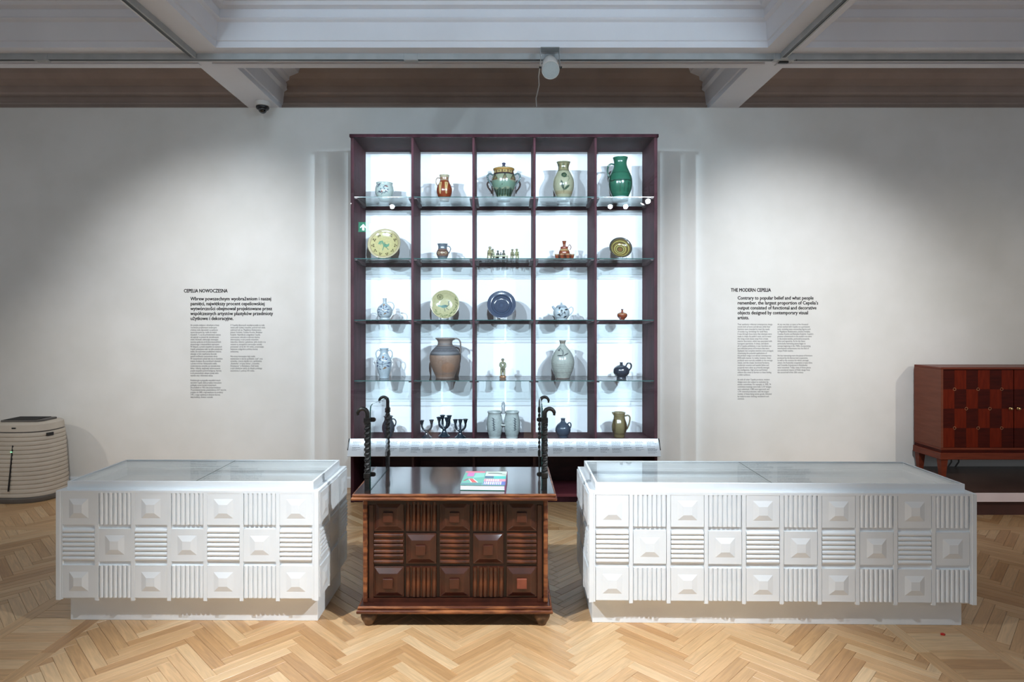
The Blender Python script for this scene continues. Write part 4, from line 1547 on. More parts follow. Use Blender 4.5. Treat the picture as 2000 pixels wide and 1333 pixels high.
def pot(name, label, cat, row, cx, prof, col, decor=None, handles=(), hcol=None, hr=1.6, mat='glaze', y=PY, group=None):
    me = lathe_obj(name, prof, col, decor, M[mat])
    X = (cx - VX) * y / F
    o = link(name, me, None, (X, y, ROWZ[row] + 0.0005))
    tag(o, label, cat, group)
    for h in handles:
        handle(o, h, hr, hcol or col, M[mat])
    return o


BLU, DK, GRN, RED, ORC = (52, 70, 120), (40, 42, 50), (52, 84, 62), (150, 60, 56), (184, 128, 60)


# ---- row 1
def d_bowl(p):
    for x, h, r, c in ((-8, 28, 40, (58, 64, 84)), (5, 28, -20, RED), (6, 16, 30, (66, 74, 96)), (-7, 17, -30, (66, 74, 96)), (0, 14, 80, RED)):
        p.leaf(x - 2, h, 7, 2.6, r, c).line([(x - 3, h - 3), (x, h), (x + 3, h - 1)], 0.5, (70, 78, 96))
    for x, h in ((-9, 30), (-10, 26), (2, 24), (9, 20), (3, 21), (-4, 21)):
        p.blob(x, h, 1.3, 1.3, (80, 92, 116))
    p.band(33, 36, (206, 218, 210))


pot('bowl', 'rounded pale green bowl with small floral sprigs on the top shelf', 'bowl', 0, 751,
    [(0, 9.5), (2, 10.4), (4, 10.8), (8, 14.2), (15, 17.6), (20, 18.1), (27, 17.2), (32, 15.4), (34, 15.7), (35.5, 16.4)], (204, 216, 208), d_bowl)


def d_brown(p):
    p.band(40, 60, (190, 180, 150)).band(41, 46, (140, 70, 40), 0.7)
    for x in (-7, 5):
        p.line([(x - 2, 35), (x, 14)], 1.3, (222, 188, 130)).line([(x + 2, 35), (x, 14)], 1.0, (222, 188, 130)).blob(x, 35, 2.4, 1.4, (222, 188, 130))
    p.band(-1, 3, (178, 156, 140))


pot('jug', 'small rust brown jug with cream drips on the top shelf', 'jug', 0, 868,
    [(0, 9.5), (3, 9.7), (9, 12.5), (17, 15), (24, 15.2), (31, 13.2), (38, 9.6), (42, 8.6), (47, 9.0), (51, 10)], (142, 62, 34), d_brown,
    [[(-8.5, 45), (-13, 46), (-16.2, 42), (-16, 35), (-13.5, 30)]], (186, 160, 140), 1.2)


def d_jar(p):
    p.band(49.5, 53, (52, 44, 50)).band(53, 60, (196, 168, 110))
    for x in (-14, -3, 8, 17):
        p.line([(x, 52), (x, 58)], 1.0, (90, 60, 40)).blob(x + 5, 56, 1.5, 1.2, (60, 70, 40))
    for x in (-17, 2, 18):
        p.line([(x, 49), (x - 4, 40)], 0.9, (60, 60, 50)).line([(x, 49), (x + 4, 40)], 0.9, (60, 60, 50)).line([(x - 4, 40), (x + 4, 40)], 1.0, (120, 66, 34)).blob(x, 43, 2, 3, (130, 110, 60), 0, 0.7)
    p.band(24, 37, (104, 146, 128), 0.7, 1.5, 0.25).band(9, 22, (62, 88, 78), 0.9, 2.0, 0.6)
    for x in range(-18, 20, 5):
        p.line([(x, 9), (x + 1, 20)], 1.0, (46, 66, 44))
    p.blob(-3, 29, 1.2, 1.2, (36, 50, 44)).band(-2, 7, (196, 206, 208))


j = pot('lidded_jar', 'lidded green stoneware jar with two handles on the top shelf', 'jar', 0, 984,
        [(0, 12.6), (3, 12.9), (6, 13.2), (14, 16), (21, 19.6), (28, 22.2), (36, 23.6), (44, 23.7), (50, 22), (55, 20), (59, 19)], (150, 156, 128), d_jar,
        [[(-20.5, 51), (-27, 54), (-31.8, 49), (-29.5, 41), (-25, 35), (-23, 30)], [(20.5, 51), (27, 54.5), (31.8, 49), (29.5, 41), (25, 35), (23, 30)]], (96, 120, 122), 1.7)
lidm = lathe_obj('lid', [(0, 19.2), (2, 20.6), (4.5, 21.0), (5.2, 19.5), (8, 12), (10.5, 5.5), (11.6, 3.0), (13, 2.6), (14.5, 3.8), (16.5, 3.4), (17.6, 0.6)], (186, 142, 78),
                 lambda p: p.band(4.2, 11.6, (112, 122, 104)).band(11.6, 30, (50, 54, 84)), M['glaze'], inner=False)
link('lid', lidm, j, (0, 0, 58.3 * UPX))


def d_vase(p):
    p.band(59, 73, (150, 142, 100), 0.7).band(58, 59.4, (90, 86, 60)).band(73, 74.5, (96, 90, 62))
    for x in (-8, 0, 8):
        p.line([(x - 1.5, 62), (x - 1.5, 71)], 0.9, (60, 76, 56)).line([(x + 1.5, 62), (x + 1, 71)], 0.7, (120, 96, 60))
    p.blob(-0.5, 48, 5.4, 5.2, (46, 72, 56)).ring(1.2, 2.2, (120, 130, 96), -0.5, 48)
    p.line([(1, 43), (8, 46), (9.5, 41), (7, 36)], 0.5, (60, 84, 62)).line([(-1, 14), (-1.5, 26), (-1, 30)], 0.8, (46, 72, 56))
    p.leaf(-2, 20, 18, 4.6, 104, (46, 72, 56)).leaf(-0.5, 19, 14, 4.4, 42, (52, 80, 62))
    p.band(12, 18, (168, 140, 100), 0.55).band(-1, 5, (196, 204, 206))


pot('vase', 'tall beige vase painted with a dark green flower on the top shelf', 'vase', 0, 1100.5,
    [(0, 12.6), (4, 12.8), (8, 14), (14, 16.6), (24, 19.8), (34, 20.7), (44, 19.2), (54, 14.6), (61, 11), (67, 10.6), (72, 12), (76.5, 13.8)], (178, 176, 146), d_vase)


def d_gjug(p):
    p.band(53, 54.2, (24, 62, 48)).band(46, 47, (38, 100, 76), 0.6).band(36.5, 38.6, (24, 58, 46), 1, 0.6, 0.8)
    for x in (-4, 4, 12):
        p.line([(x, 16), (x, 33)], 0.9, (30, 78, 58))
    p.band(-1, 8, (190, 204, 206))


pot('jug', 'tall dark green jug with a side handle on the top shelf', 'jug', 0, 1211.5,
    [(0, 15.2), (4, 15.2), (9, 16), (16, 19), (26, 22), (37, 23.1), (48, 21.4), (58, 17.4), (67, 13.6), (74, 12.4), (79, 13), (85, 14.9)], (44, 108, 84), d_gjug,
    [[(-12.5, 72), (-18, 73), (-23.5, 68), (-25, 58), (-23, 50), (-20.5, 46)]], (40, 92, 76), 1.7)


# ---- row 2
def plate(name, label, row, cx, R_, tilt, depth, col, decor, y=PY, wire='wire', rim=0.0, cat='plate'):
    """shallow dish leaning back on a wire stand"""
    prof = [(0, R_ * 0.42), (depth * 0.25, R_ * 0.5), (depth * 0.6, R_ * 0.72), (depth * 0.9, R_ * 0.95), (depth, R_)]
    n, rings = 96, 40
    # front surface (concave) then back surface
    fr = [(0.0, 0.0), (R_ * 0.3, 0.0), (R_ * 0.5, depth * 0.08), (R_ * (0.72 if not rim else 0.66), depth * 0.45), (R_ * (0.86 if not rim else 0.72), depth * 0.8), (R_, depth)]
    o = catmull([(b, a) for a, b in fr], 46)
    th = 2 * PI * np.arange(n) / n
    Vv = []
    for d_, r in o:
        Vv.append(np.c_[r * np.sin(th), np.full(n, -d_), r * np.cos(th)])
    for d_, r in ((depth + 0.6, R_ - 0.3), (depth * 0.6 - 2.2, R_ * 0.8), (-2.0, R_ * 0.5), (-2.8, R_ * 0.45), (-2.8, 0.0)):
        Vv.append(np.c_[r * np.sin(th), np.full(n, -d_ + (0 if d_ > 0 else 0)), r * np.cos(th)])
    m = len(Vv)
    Vv = np.concatenate(Vv)
    p = Paint(Vv[:, 0], Vv[:, 2], col)
    decor(p)
    fs = [(i * n + q, i * n + (q + 1) % n, (i + 1) * n + (q + 1) % n, (i + 1) * n + q) for i in range(m - 1) for q in range(n)]
    me = bpy.data.meshes.new(name)
    me.from_pydata((Vv * UPX).tolist(), [], fs)
    ca = me.color_attributes.new('Col', 'FLOAT_COLOR', 'POINT')
    ca.data.foreach_set('color', np.c_[p.c, np.ones(len(Vv))].astype(np.float32).ravel())
    me.materials.append(M['glaze'])
    me.polygons.foreach_set('use_smooth', [True] * len(me.polygons))
    X = (cx - VX) * y / F
    a = math.radians(tilt)
    lift = R_ * math.cos(a) * UPX
    ob = link(name, me, None, (X, y, ROWZ[row] + lift + 0.006), (-a, 0, 0))
    tag(ob, label, cat)
    st = thing('plate_stand', 'thin wire stand holding the ' + label.split(' leaning')[0], 'plate stand', (X, y, ROWZ[row]))
    w_ = R_ * 0.36 * UPX
    y0 = -(depth + 4) * UPX + R_ * math.sin(a) * -UPX
    for s in (-1, 1):
        MB().tube([(s * w_, y0 - 0.004, 0.02), (s * w_, y0 - 0.004, 0.0025), (s * w_, 0.03, 0.0025), (s * w_, 0.055, 0.002), (s * w_, 0.03 + R_ * 0.5 * UPX * math.sin(a), R_ * 0.9 * UPX)], 0.0016, 6).build('wire_leg', M[wire], st, True)
    MB().tube([(-w_, 0.03, 0.0025), (w_, 0.03, 0.0025)], 0.0016, 6).build('wire_bar', M[wire], st, True)
    return ob


def d_plate1(p):
    p.ring(27.5, 40, (206, 190, 150)).ring(26.6, 27.6, (160, 140, 92)).ring(14.5, 15.2, (190, 180, 130), k=0.5)
    for i in range(11):
        a = math.radians(90 + i * 360 / 11)
        cx_, ch_ = 22 * math.cos(a), 22 * math.sin(a)
        for q in range(3):
            b_ = a + math.radians(120 * q)
            p.blob(cx_ + 2.1 * math.cos(b_), ch_ + 2.1 * math.sin(b_), 1.25, 1.5, (74, 56, 30))
    g = (112, 160, 128)
    p.line([(-11, 2), (-9, 6), (-5, 7), (-3, 3), (-1, -3), (3, -5), (7, -3), (8, 1)], 1.5, g).blob(3, -2, 4.5, 3, g).line([(-1, -3), (-3, -12)], 0.8, (96, 140, 112)) \
        .line([(3, -5), (8, -11)], 0.7, (96, 140, 112)).blob(-8, 3, 3, 3.5, g, 0, 0.7).line([(0, 4), (1, -1)], 0.9, (84, 130, 110))


plate('plate', 'large yellow plate with dot clusters around a green bird leaning on the second shelf', 1, 751, 32, 20, 5, (212, 198, 140), d_plate1)


def d_sjug(p):
    p.band(17, 40, (112, 122, 132)).band(8, 22, (140, 96, 70), 0.8)
    for x in (-7, 0, 7):
        p.blob(x, 14, 2.2, 2.6, (196, 176, 140)).blob(x, 14, 1.0, 1.2, (100, 60, 46))
    p.band(17.5, 19, (84, 64, 56)).band(-1, 5, (150, 166, 166))


pot('jug', 'small grey and brown jug on the second shelf', 'jug', 1, 864.5,
    [(0, 7.6), (3, 7.8), (7, 10), (13, 12), (17, 11.6), (22, 9.2), (26, 8.6), (30, 9.4), (32.5, 10.6)], (104, 112, 118), d_sjug,
    [[(9, 28), (13, 27.5), (15.6, 23), (13.5, 17), (11, 13)]], (104, 114, 122), 1.1)


def d_bowl2(p):
    for r0, r1, c in ((0, 4.5, (128, 92, 46)), (4.5, 6, (74, 64, 36)), (6.6, 8, (190, 178, 104)), (8, 9.2, (70, 64, 36)), (10, 11.5, (196, 182, 106)), (11.5, 14, (128, 104, 50)),
                      (14, 15.4, (66, 58, 34)), (15.4, 17, (196, 178, 100)), (17, 19.4, (112, 96, 50)), (19.4, 30, (70, 66, 62))):
        p.ring(r0, r1, c)


plate('bowl', 'small bowl with olive and brown rings leaning on the second shelf', 1, 1211, 22.3, 22, 8, (140, 118, 60), d_bowl2, cat='bowl')


# ---- figurines (one skinned body each)
def skin_fig(name, verts, edges, rad, col, loc, label, cat='figurine', group=None, flip=1, rz=0, parts=()):
    me = bpy.data.meshes.new(name)
    me.from_pydata([(x * flip * UPX, y * UPX, z * UPX) for x, y, z in verts], edges, [])
    o = bpy.data.objects.new(name, me)
    C.objects.link(o)
    md = o.modifiers.new('s', 'SKIN')
    for i, r in enumerate(rad):
        me.skin_vertices[0].data[i].radius = (r * UPX, r * UPX)
        me.skin_vertices[0].data[i].use_root = (i == 0)
    sd = o.modifiers.new('d', 'SUBSURF')
    sd.levels = sd.render_levels = 2
    dg = bpy.context.evaluated_depsgraph_get()
    m2 = bpy.data.meshes.new_from_object(o.evaluated_get(dg))
    bpy.data.objects.remove(o)
    m2.name = name
    z = np.empty(len(m2.vertices) * 3)
    m2.vertices.foreach_get('co', z)
    z = z.reshape(-1, 3) / UPX
    p = Paint(z[:, 0], z[:, 2], col)
    for f in parts:
        f(p)
    ca = m2.color_attributes.new('Col', 'FLOAT_COLOR', 'POINT')
    ca.data.foreach_set('color', np.c_[p.c, np.ones(len(z))].astype(np.float32).ravel())
    m2.materials.clear()
    m2.materials.append(M['glaze'])
    m2.polygons.foreach_set('use_smooth', [True] * len(m2.polygons))
    ob = link(name, m2, None, loc, (0, 0, rz))
    return tag(ob, label, cat, group)


def standing(H, lean=0.0, arm=(4, 12)):
    """robed little figure: pelvis, waist, chest, neck, head, skirt, feet, two arms"""
    s = H / 30.0
    v = [(0, 0, 11), (lean * .4, 0, 15), (lean, 0, 19.5), (lean * 1.2, 0, 22.2), (lean * 1.4, -.2, 24), (lean * 1.5, 0, 26.4),
         (-.3, 0, 5), (-.4, 0, 0.8), (lean + 2.6, 0, 19.5), (lean + arm[0], -2, 16), (lean + arm[0] + 2, -3.5, arm[1]), (lean - 2.6, 0, 19.5), (lean - 3, -2, 15.5), (lean + .5, -3.8, arm[1] + 1),
         (lean * 1.5, .2, 28.4)]
    e = [(0, 1), (1, 2), (2, 3), (3, 4), (4, 5), (0, 6), (6, 7), (2, 8), (8, 9), (9, 10), (2, 11), (11, 12), (12, 13), (5, 14)]
    r = [4.3, 3.9, 3.6, 1.4, 2.7, 3.6, 4.8, 5.2, 2.1, 1.9, 1.4, 2.1, 1.9, 1.4, 2.5]
    return [(x * s, y * s, z * s) for x, y, z in v], e, [q * s for q in r]


def fig_at(row, px, dy=0):
    y = PY + dy
    return ((px - VX) * y / F, y, ROWZ[row] + 0.0005)


CREAM = (176, 166, 124)
def face(H, lean, cap=(56, 54, 56), beard=False):
    """cap or hair, eyes, mouth, belt and hem of a small figure"""
    k = H / 30.0
    hx = lean * 1.45 * k
    def f(p):
        p.band(26.9 * k, 99, cap)
        for d in (-1, 1):
            p.blob(hx + d * 1.1 * k, 26.0 * k, .42, .42, (40, 34, 30))
        p.line([(hx - .8 * k, 23.9 * k), (hx + .8 * k, 23.9 * k)], .3, (110, 70, 56))
        if beard:
            p.blob(hx, 23.4 * k, 1.7 * k, 1.3 * k, (92, 90, 88))
        p.band(12.6 * k, 13.6 * k, (84, 74, 54), .8).line([(hx * .6, 13.6 * k), (hx * .8, 21 * k)], .4, (90, 84, 64))
    return f
GRP = 'glazed figurines around the little table'
a, e, r = standing(29, 1.0, (4, 14))
skin_fig('figurine', a, e, r, CREAM, fig_at(1, 955.5), 'tallest cream glazed figurine at far left of the little table', group=GRP, parts=[face(29, 1.0), lambda p: p.band(-1, 2.5, (130, 70, 44))])
a, e, r = standing(25, -.6, (3, 9))
skin_fig('figurine', a, e, r, (150, 150, 112), fig_at(1, 963, 0.02), 'stooping cream figurine second from left, by the little table', group=GRP, parts=[lambda p: p.blob(1, 13, 3.2, 4, (210, 210, 176)), face(25, -.6)])
a, e, r = standing(22, .4, (3, 10))
skin_fig('figurine', a, e, r, (104, 104, 98), fig_at(1, 972, 0.035), 'grey capped figurine seated behind left of the little table', group=GRP, parts=[face(22, .4)])
a, e, r = standing(22.5, -.2, (3, 10))
skin_fig('figurine', a, e, r, (120, 118, 106), fig_at(1, 984, 0.035), 'bearded grey figurine seated behind right of the little table', group=GRP, parts=[face(22.5, -.2, (70, 66, 64), True)])
a, e, r = standing(24, .6, (3, 10))
skin_fig('figurine', a, e, r, (150, 146, 112), fig_at(1, 1000, 0.0), 'cream figurine with arms around its neighbour, second from right', group=GRP, parts=[face(24, .6)])
a, e, r = standing(24.5, -1.0, (-5, 11))
skin_fig('figurine', a, e, r, (164, 162, 110), fig_at(1, 1010.5), 'yellow skirted figurine at far right of the little table', group=GRP, parts=[face(24.5, -1.0, (120, 104, 80))])
tb = thing('miniature_table', 'miniature glazed table among the small figurines', 'miniature table', fig_at(1, 980, -0.01))
b = MB().box(-14 * UPX, 12.5 * UPX, -4.5 * UPX, 5 * UPX, 7.2 * UPX, 9.6 * UPX)
solid_attr(b, 'table_top', (186, 182, 138), M['glaze'], tb, False)
for xx in (-12, 10.5):
    for yy in (-3.4, 3.6):
        solid_attr(MB().tube([(xx * UPX, yy * UPX, 0), (xx * UPX, yy * UPX, 7.4 * UPX)], 1.0 * UPX, 8), 'leg', (150, 132, 84), M['glaze'], tb)
mj = lathe_obj('miniature_jug', [(0, 1.6), (1.5, 2.0), (3, 1.2), (5.5, 0.9), (6.5, 1.4)], (60, 62, 60), None, M['glaze'], n=20, rings=14, thick=.4)
tag(link('miniature_jug', mj, None, tuple(Vector(fig_at(1, 978, -0.01)) + Vector((0, 0, 9.6 * UPX)))), 'tiny dark jug standing on the miniature table', 'miniature jug')


# ---- brown flask with cups on a tray
fx, fy, fz = fig_at(1, 1102)
tr = lathe_obj('tray', [(0, 14), (.8, 20), (1.6, 21.5), (2.6, 22)], (160, 82, 44), None, M['glaze'], inner=False, rings=20)
tag(link('tray', tr, None, (fx, fy, fz)), 'round rust brown tray carrying the flask and its cups', 'tray')


def d_flask(p):
    p.band(18, 22, (170, 120, 60), .5)
    for x in range(-10, 11, 3):
        p.line([(x, 19), (x + 1.5, 21.5)], .6, (222, 200, 150)).blob(x, 11.5, .7, .7, (220, 196, 146))
    p.band(23, 27, (150, 60, 40), .5)


fl = pot('flask', 'rust brown flask with ring handle standing among little cups', 'flask', 1, 1102,
         [(2.7, 7), (5, 8.6), (11, 10.6), (16, 10.8), (20, 9.4), (23, 7.6), (26.5, 7.4), (28, 4), (29.6, 2.8), (33, 3.1), (36, 3.9), (38.2, 4.3)], (146, 70, 38), d_flask,
         [[(7, 26), (9.5, 30.5), (12.5, 29), (13, 24.5), (10.5, 20.5)]], (130, 70, 50), .8)
cupm = lathe_obj('cup', [(0, 2.9), (2, 3.3), (6, 4.2), (9.5, 4.9)], (146, 66, 34), lambda p: p.band(7.6, 8.8, (216, 196, 150), .8, .5, 2.2), M['glaze'], n=32, rings=14, thick=.6)
CUPS = ('leftmost tiny rust brown cup in front of the flask', 'tiny rust brown cup left of centre in front of the flask', 'tiny rust brown cup right of centre in front of the flask',
        'rightmost tiny rust brown cup in front of the flask', 'tiny rust brown cup half hidden behind the flask on the right', 'tiny rust brown cup half hidden behind the flask on the left')
for i, ang in enumerate((-158, -112, -68, -22, 45, 135)):
    q = math.radians(ang)
    tag(link('cup', cupm, None, (fx + 15.6 * UPX * math.cos(q), fy + 15.6 * UPX * math.sin(q), fz + 2.2 * UPX)), CUPS[i], 'cup', 'cups around the brown flask')


# ---- row 3
def d_flor(p, h0, sc=1.0):
    for x, h, rr_ in ((0, 12, 90), (-4, 9, 140), (4, 9, 40), (-8, 4, 170), (8, 4, 10), (-9, 0, 210), (7, 0, -30)):
        p.leaf(x * sc, h0 + h * sc, 6 * sc, 2.2 * sc, rr_, BLU)
    p.line([(0, h0 + 12 * sc), (-1, h0 + 3 * sc), (0, h0 - 2 * sc)], .5, (70, 80, 100)).line([(-7 * sc, h0 + 3), (0, h0 + 2), (7 * sc, h0 + 4)], .5, (70, 80, 100))
    p.leaf(0, h0 - 7 * sc, 8 * sc, 2.6 * sc, 25, (150, 110, 60)).leaf(-3, h0 - 8 * sc, 5 * sc, 2.2 * sc, 160, (90, 96, 110)).blob(0, h0 + 16 * sc, 1.6, 1.6, (176, 120, 70))
    for x, h in ((-5, 13), (5, 14), (-6, -3), (4, -3), (1, 6)):
        p.blob(x * sc, h0 + h * sc, 1.0, 1.0, (60, 74, 120))


pot('bottle', 'white narrow-necked bottle with blue flowers and a handle on the third shelf', 'bottle', 2, 751.5,
    [(0, 10), (2, 10.2), (3.5, 9.6), (8, 12.8), (15, 15), (20, 14.6), (26, 11.4), (31, 5.6), (33, 3.7), (38, 3.5), (42, 4.2)], (196, 208, 214), lambda p: d_flor(p, 16, .8),
    [[(3.5, 33.5), (9, 34.5), (15, 33), (18, 28), (16.5, 21), (14, 16)]], (196, 206, 212), 1.0)


def d_plate2(p):
    p.ring(26.5, 40, (196, 186, 140)).ring(25.6, 26.6, (150, 140, 96), k=.6)
    for i in range(12):
        a = 2 * PI * i / 12
        p.blob(-10 + 5 * math.cos(a), 15 + 4.6 * math.sin(a), 1.1, 1.0, (96, 100, 60))
    p.ring(1, 2.6, (110, 112, 74), -10, 15)
    g = (92, 140, 128)
    p.blob(-2, -3, 6.5, 3, g, 6).line([(-13, -2), (-8, -3)], 1.4, (120, 160, 150)).line([(3, -4), (7, 0), (6.5, 6), (8, 7.5)], .8, (70, 90, 80)).line([(-2, -6), (0, -13)], .6, (84, 92, 70)) \
        .line([(2, -6), (7, -10)], .6, (84, 92, 70)).blob(0, -2, 4, 1.2, (60, 100, 96), 8)
    rg = random.Random(4)
    for i in range(46):
        a = math.radians(-150 + i * 4.1)
        rr_ = 20 + rg.random() * 5
        p.blob(rr_ * math.cos(a), rr_ * math.sin(a), 1.0 + rg.random() * .6, .8, (108 + rg.randint(-10, 14), 122, 78), rg.random() * 180)


plate('plate', 'pale yellow plate with a green bird and leaf wreath leaning on the third shelf', 2, 869.5, 28.2, 10, 7, (200, 192, 146), d_plate2, wire='wirewhite')


def d_plate3(p):
    p.ring(0, 3, (62, 78, 104)).ring(3, 14.5, (52, 66, 90)).ring(14.5, 16, (44, 56, 76)).ring(16, 17.2, (80, 96, 122), k=.7).ring(8, 8.8, (72, 88, 112), k=.7)


plate('plate', 'plain dark blue plate with wide rim leaning on the third shelf', 2, 979.5, 28, 16, 6, (58, 72, 96), d_plate3, wire='wirewhite', rim=1)


def d_tea(p):
    for x, h, rr_, l_ in ((-6, 20, 60, 6), (5, 19, 10, 7), (-9, 9, 20, 6), (3, 4, 30, 7), (-2, 13, 80, 7), (6, 12, 120, 5), (-3, 7, 140, 4)):
        p.leaf(x, h, l_, 3, rr_, (52, 60, 66))
    p.line([(-3, 6), (0, 12), (4, 13), (7, 10)], .5, (90, 96, 100)).line([(0, 8), (1, 18)], .5, (90, 96, 100)).band(23.5, 24.8, (80, 92, 110), .8)


tp = pot('teapot', 'white teapot with dark leaf painting on the third shelf', 'teapot', 2, 1096.5,
         [(0, 11.5), (2, 11.8), (6, 14.4), (12, 16), (17, 15.6), (22, 13), (25.5, 10.4)], (206, 216, 220), d_tea,
         [[(13, 20), (18, 24.5), (22, 23.5), (22.6, 17), (18, 10.5), (15, 7.5)]], (206, 214, 218), 1.0)
lm = lathe_obj('lid', [(0, 10.4), (1, 10.2), (3.5, 7), (5, 2.4), (6, 1.6), (7.4, 2.2), (8.8, 1.2)], (196, 206, 214), lambda p: p.band(0, 1.4, (84, 96, 116), .7), M['glaze'], n=48, rings=24, inner=False)
link('lid', lm, tp, (0, 0, 25 * UPX))
solid_attr(MB().tube([(-11 * UPX, 0, 19 * UPX), (-14.5 * UPX, 0, 22 * UPX), (-17.5 * UPX, 0, 26.5 * UPX)], [3.4 * UPX, 2.6 * UPX, 1.9 * UPX], 12), 'spout', (176, 188, 200), M['glaze'], tp)
pot('bottle', 'small round rust bottle with thin neck on the third shelf', 'bottle', 2, 1215.2,
    [(0, 5), (1.5, 5.4), (5, 8.6), (9, 10), (12.5, 8.6), (14.8, 4), (16.4, 2), (18.8, 2), (20.6, 3)], (150, 66, 32),
    lambda p: [p.band(11, 12, (210, 180, 130), .8, .5, 1.2), p.blob(-6, 3, 2.5, 2.5, (200, 160, 170), 0, .7), p.band(19, 25, (60, 40, 36))] and None)

# ---- row 4
pot('vase', 'white vase with blue flowers and two small handles on the fourth shelf', 'vase', 3, 750.3,
    [(0, 9.5), (3, 9.6), (10, 11.4), (20, 14), (31, 15), (38, 13.6), (44, 9.8), (49, 7.8), (54, 7.6), (58.5, 9.2)], (190, 204, 212), lambda p: d_flor(p, 26, 1.0),
    [[(-7.5, 53), (-11, 55), (-15, 52), (-15.8, 46), (-13.6, 38)], [(7.5, 53), (11, 55), (15, 52), (15.8, 46), (13.6, 38)]], (186, 200, 208), 1.1)


def d_big(p):
    p.band(47, 63, (104, 106, 112), .9).band(46, 48, (66, 64, 66)).band(53, 54, (62, 62, 66)).band(58, 59, (66, 66, 70)).band(62, 64, (80, 78, 80)).band(50, 51, (126, 128, 132))
    for x in range(-28, 30, 6):
        p.line([(x, 54), (x + 3, 56), (x + 6, 54)], .5, (70, 72, 80))
    p.band(64, 80, (150, 134, 126), .8).band(9, 12, (120, 108, 104), .5, .8, .2).blob(8, 22, 12, 10, (170, 116, 80), 0, .5).band(-1, 4, (120, 104, 96), .6)


pot('jug', 'large grey banded brown earthenware jug on the fourth shelf', 'jug', 3, 869.3,
    [(0, 18.3), (4, 18.6), (12, 22), (24, 27), (36, 29.8), (45, 29.8), (54, 25.6), (61, 18.4), (66, 14.4), (70, 14), (74, 15.6), (77, 18.6), (78.5, 19)], (150, 118, 98), d_big,
    [[(14, 74.5), (22, 77.5), (28.5, 73.5), (30.4, 63), (30, 52), (28.6, 47)]], (140, 124, 116), 1.5, mat='matte')

v = [(0, 0, 20), (0, 0, 25), (0, 0, 29.6), (0, 0, 32.2), (0, -.3, 33.8), (0, 0, 36.4), (-2.7, 0, 13), (-2.8, 0, 6.5), (2.7, 0, 13), (2.8, -.4, 6.5),
     (-4.4, 0, 29.2), (-5.6, -.6, 25), (-3.6, -3.4, 21.5), (4.4, 0, 29.2), (5.6, -.6, 25), (4.6, -2.6, 20.5), (-2.8, -2.4, 5.6), (2.9, -2.8, 5.6),
     (0, .2, 38.8), (0, 0, 17.6)]
e = [(0, 1), (1, 2), (2, 3), (3, 4), (4, 5), (0, 19), (19, 6), (6, 7), (19, 8), (8, 9), (2, 10), (10, 11), (11, 12), (2, 13), (13, 14), (14, 15), (7, 16), (9, 17), (5, 18)]
r = [4.8, 4.4, 4.0, 1.5, 2.6, 3.5, 2.8, 2.3, 2.8, 2.3, 2.3, 2.0, 1.6, 2.3, 2.0, 1.6, 1.7, 1.7, 2.4, 4.2]


def d_man(p):
    p.band(17.5, 31, (150, 150, 122)).band(16.6, 17.8, (86, 80, 60)).line([(0, 18), (0, 30)], .5, (84, 82, 64)).line([(-2.4, 31), (0, 27.5), (2.4, 31)], .5, (90, 86, 70))
    for h in (20, 22.5, 25):
        p.blob(.9, h, .45, .45, (70, 64, 48))
    p.line([(0, 5), (0, 15)], .9, (52, 48, 36)).band(-1, 6.6, (104, 88, 64))
    p.band(37.0, 99, (58, 54, 52))
    for d in (-1, 1):
        p.blob(d * 1.25, 36.0, .45, .45, (36, 30, 28)).line([(d * 2.6, 37), (d * 3.0, 33.4)], .6, (58, 54, 52))
    p.line([(-.9, 33.7), (.9, 33.7)], .3, (110, 64, 50)).line([(-1.4, 34.5), (1.4, 34.5)], .4, (66, 60, 56))


mn = skin_fig('figurine', v, e, r, (176, 172, 138), fig_at(3, 982), 'glazed figurine of a standing man on a brown foot', parts=[d_man])
bm_ = lathe_obj('foot', [(0, 6), (1.5, 6.6), (4, 6.4), (5.6, 4.6)], (170, 122, 84), None, M['glaze'], n=32, rings=14, inner=False)
link('foot', bm_, mn, (0, 0, 0))


def d_flor2(p):
    k = (66, 68, 74)
    p.line([(-1, 45), (-2, 54), (-5, 59), (-8, 56)], .5, k).blob(-8, 55, 2, 1.3, k).line([(-1, 45), (0, 52), (-1, 56)], .5, k).leaf(-1, 45, 11, 2.2, 180, k).leaf(0, 45, 11, 2.2, 26, k)
    for h, c in ((24, (150, 148, 140)), (20, (160, 158, 150)), (28, (156, 152, 146)), (12, (146, 140, 134))):
        p.band(h, h + 1.2, c, .6, .4, .2)
    p.band(67, 80, (150, 134, 118), .7).band(-1, 1.4, (150, 110, 100), .7)
    for x in (-4, 0, 4):
        p.blob(x, 70, .8, 1.2, (70, 60, 56))


pot('vase', 'egg shaped grey white vase with narrow neck and thin flower, fourth shelf', 'vase', 3, 1098.8,
    [(0, 14), (2, 14.4), (8, 17), (18, 21), (31, 23), (43, 20.8), (53, 15.4), (60, 9.6), (65, 5.6), (69, 5.2), (74, 7.2)], (186, 190, 180), d_flor2)
pot('jug', 'squat dark blue grey jug with ring handle on the fourth shelf', 'jug', 3, 1213.5,
    [(0, 9.6), (2.5, 9.2), (5, 11.4), (10, 15), (15, 15.6), (20, 13.8), (24.5, 8), (26.6, 3.4), (29, 2.8), (31, 3.6)], (44, 52, 66), None,
    [[(9, 23), (11, 28), (15.5, 29.5), (19, 26.5), (18.6, 20.5), (14.6, 15)]], (44, 52, 66), 1.6)

# ---- row 5
pot('jug', 'slim dark jug behind the left glass screen on the bottom shelf', 'jug', 4, 758.5,
    [(0, 7.6), (3, 7.8), (10, 10.6), (18, 12.4), (26, 11.2), (33, 8), (37, 7.4), (41, 9.6)], (66, 72, 80), None,
    [[(7.6, 35.5), (11.5, 35), (14.6, 31), (14, 25), (11.2, 20)]], (66, 72, 80), 1.3)


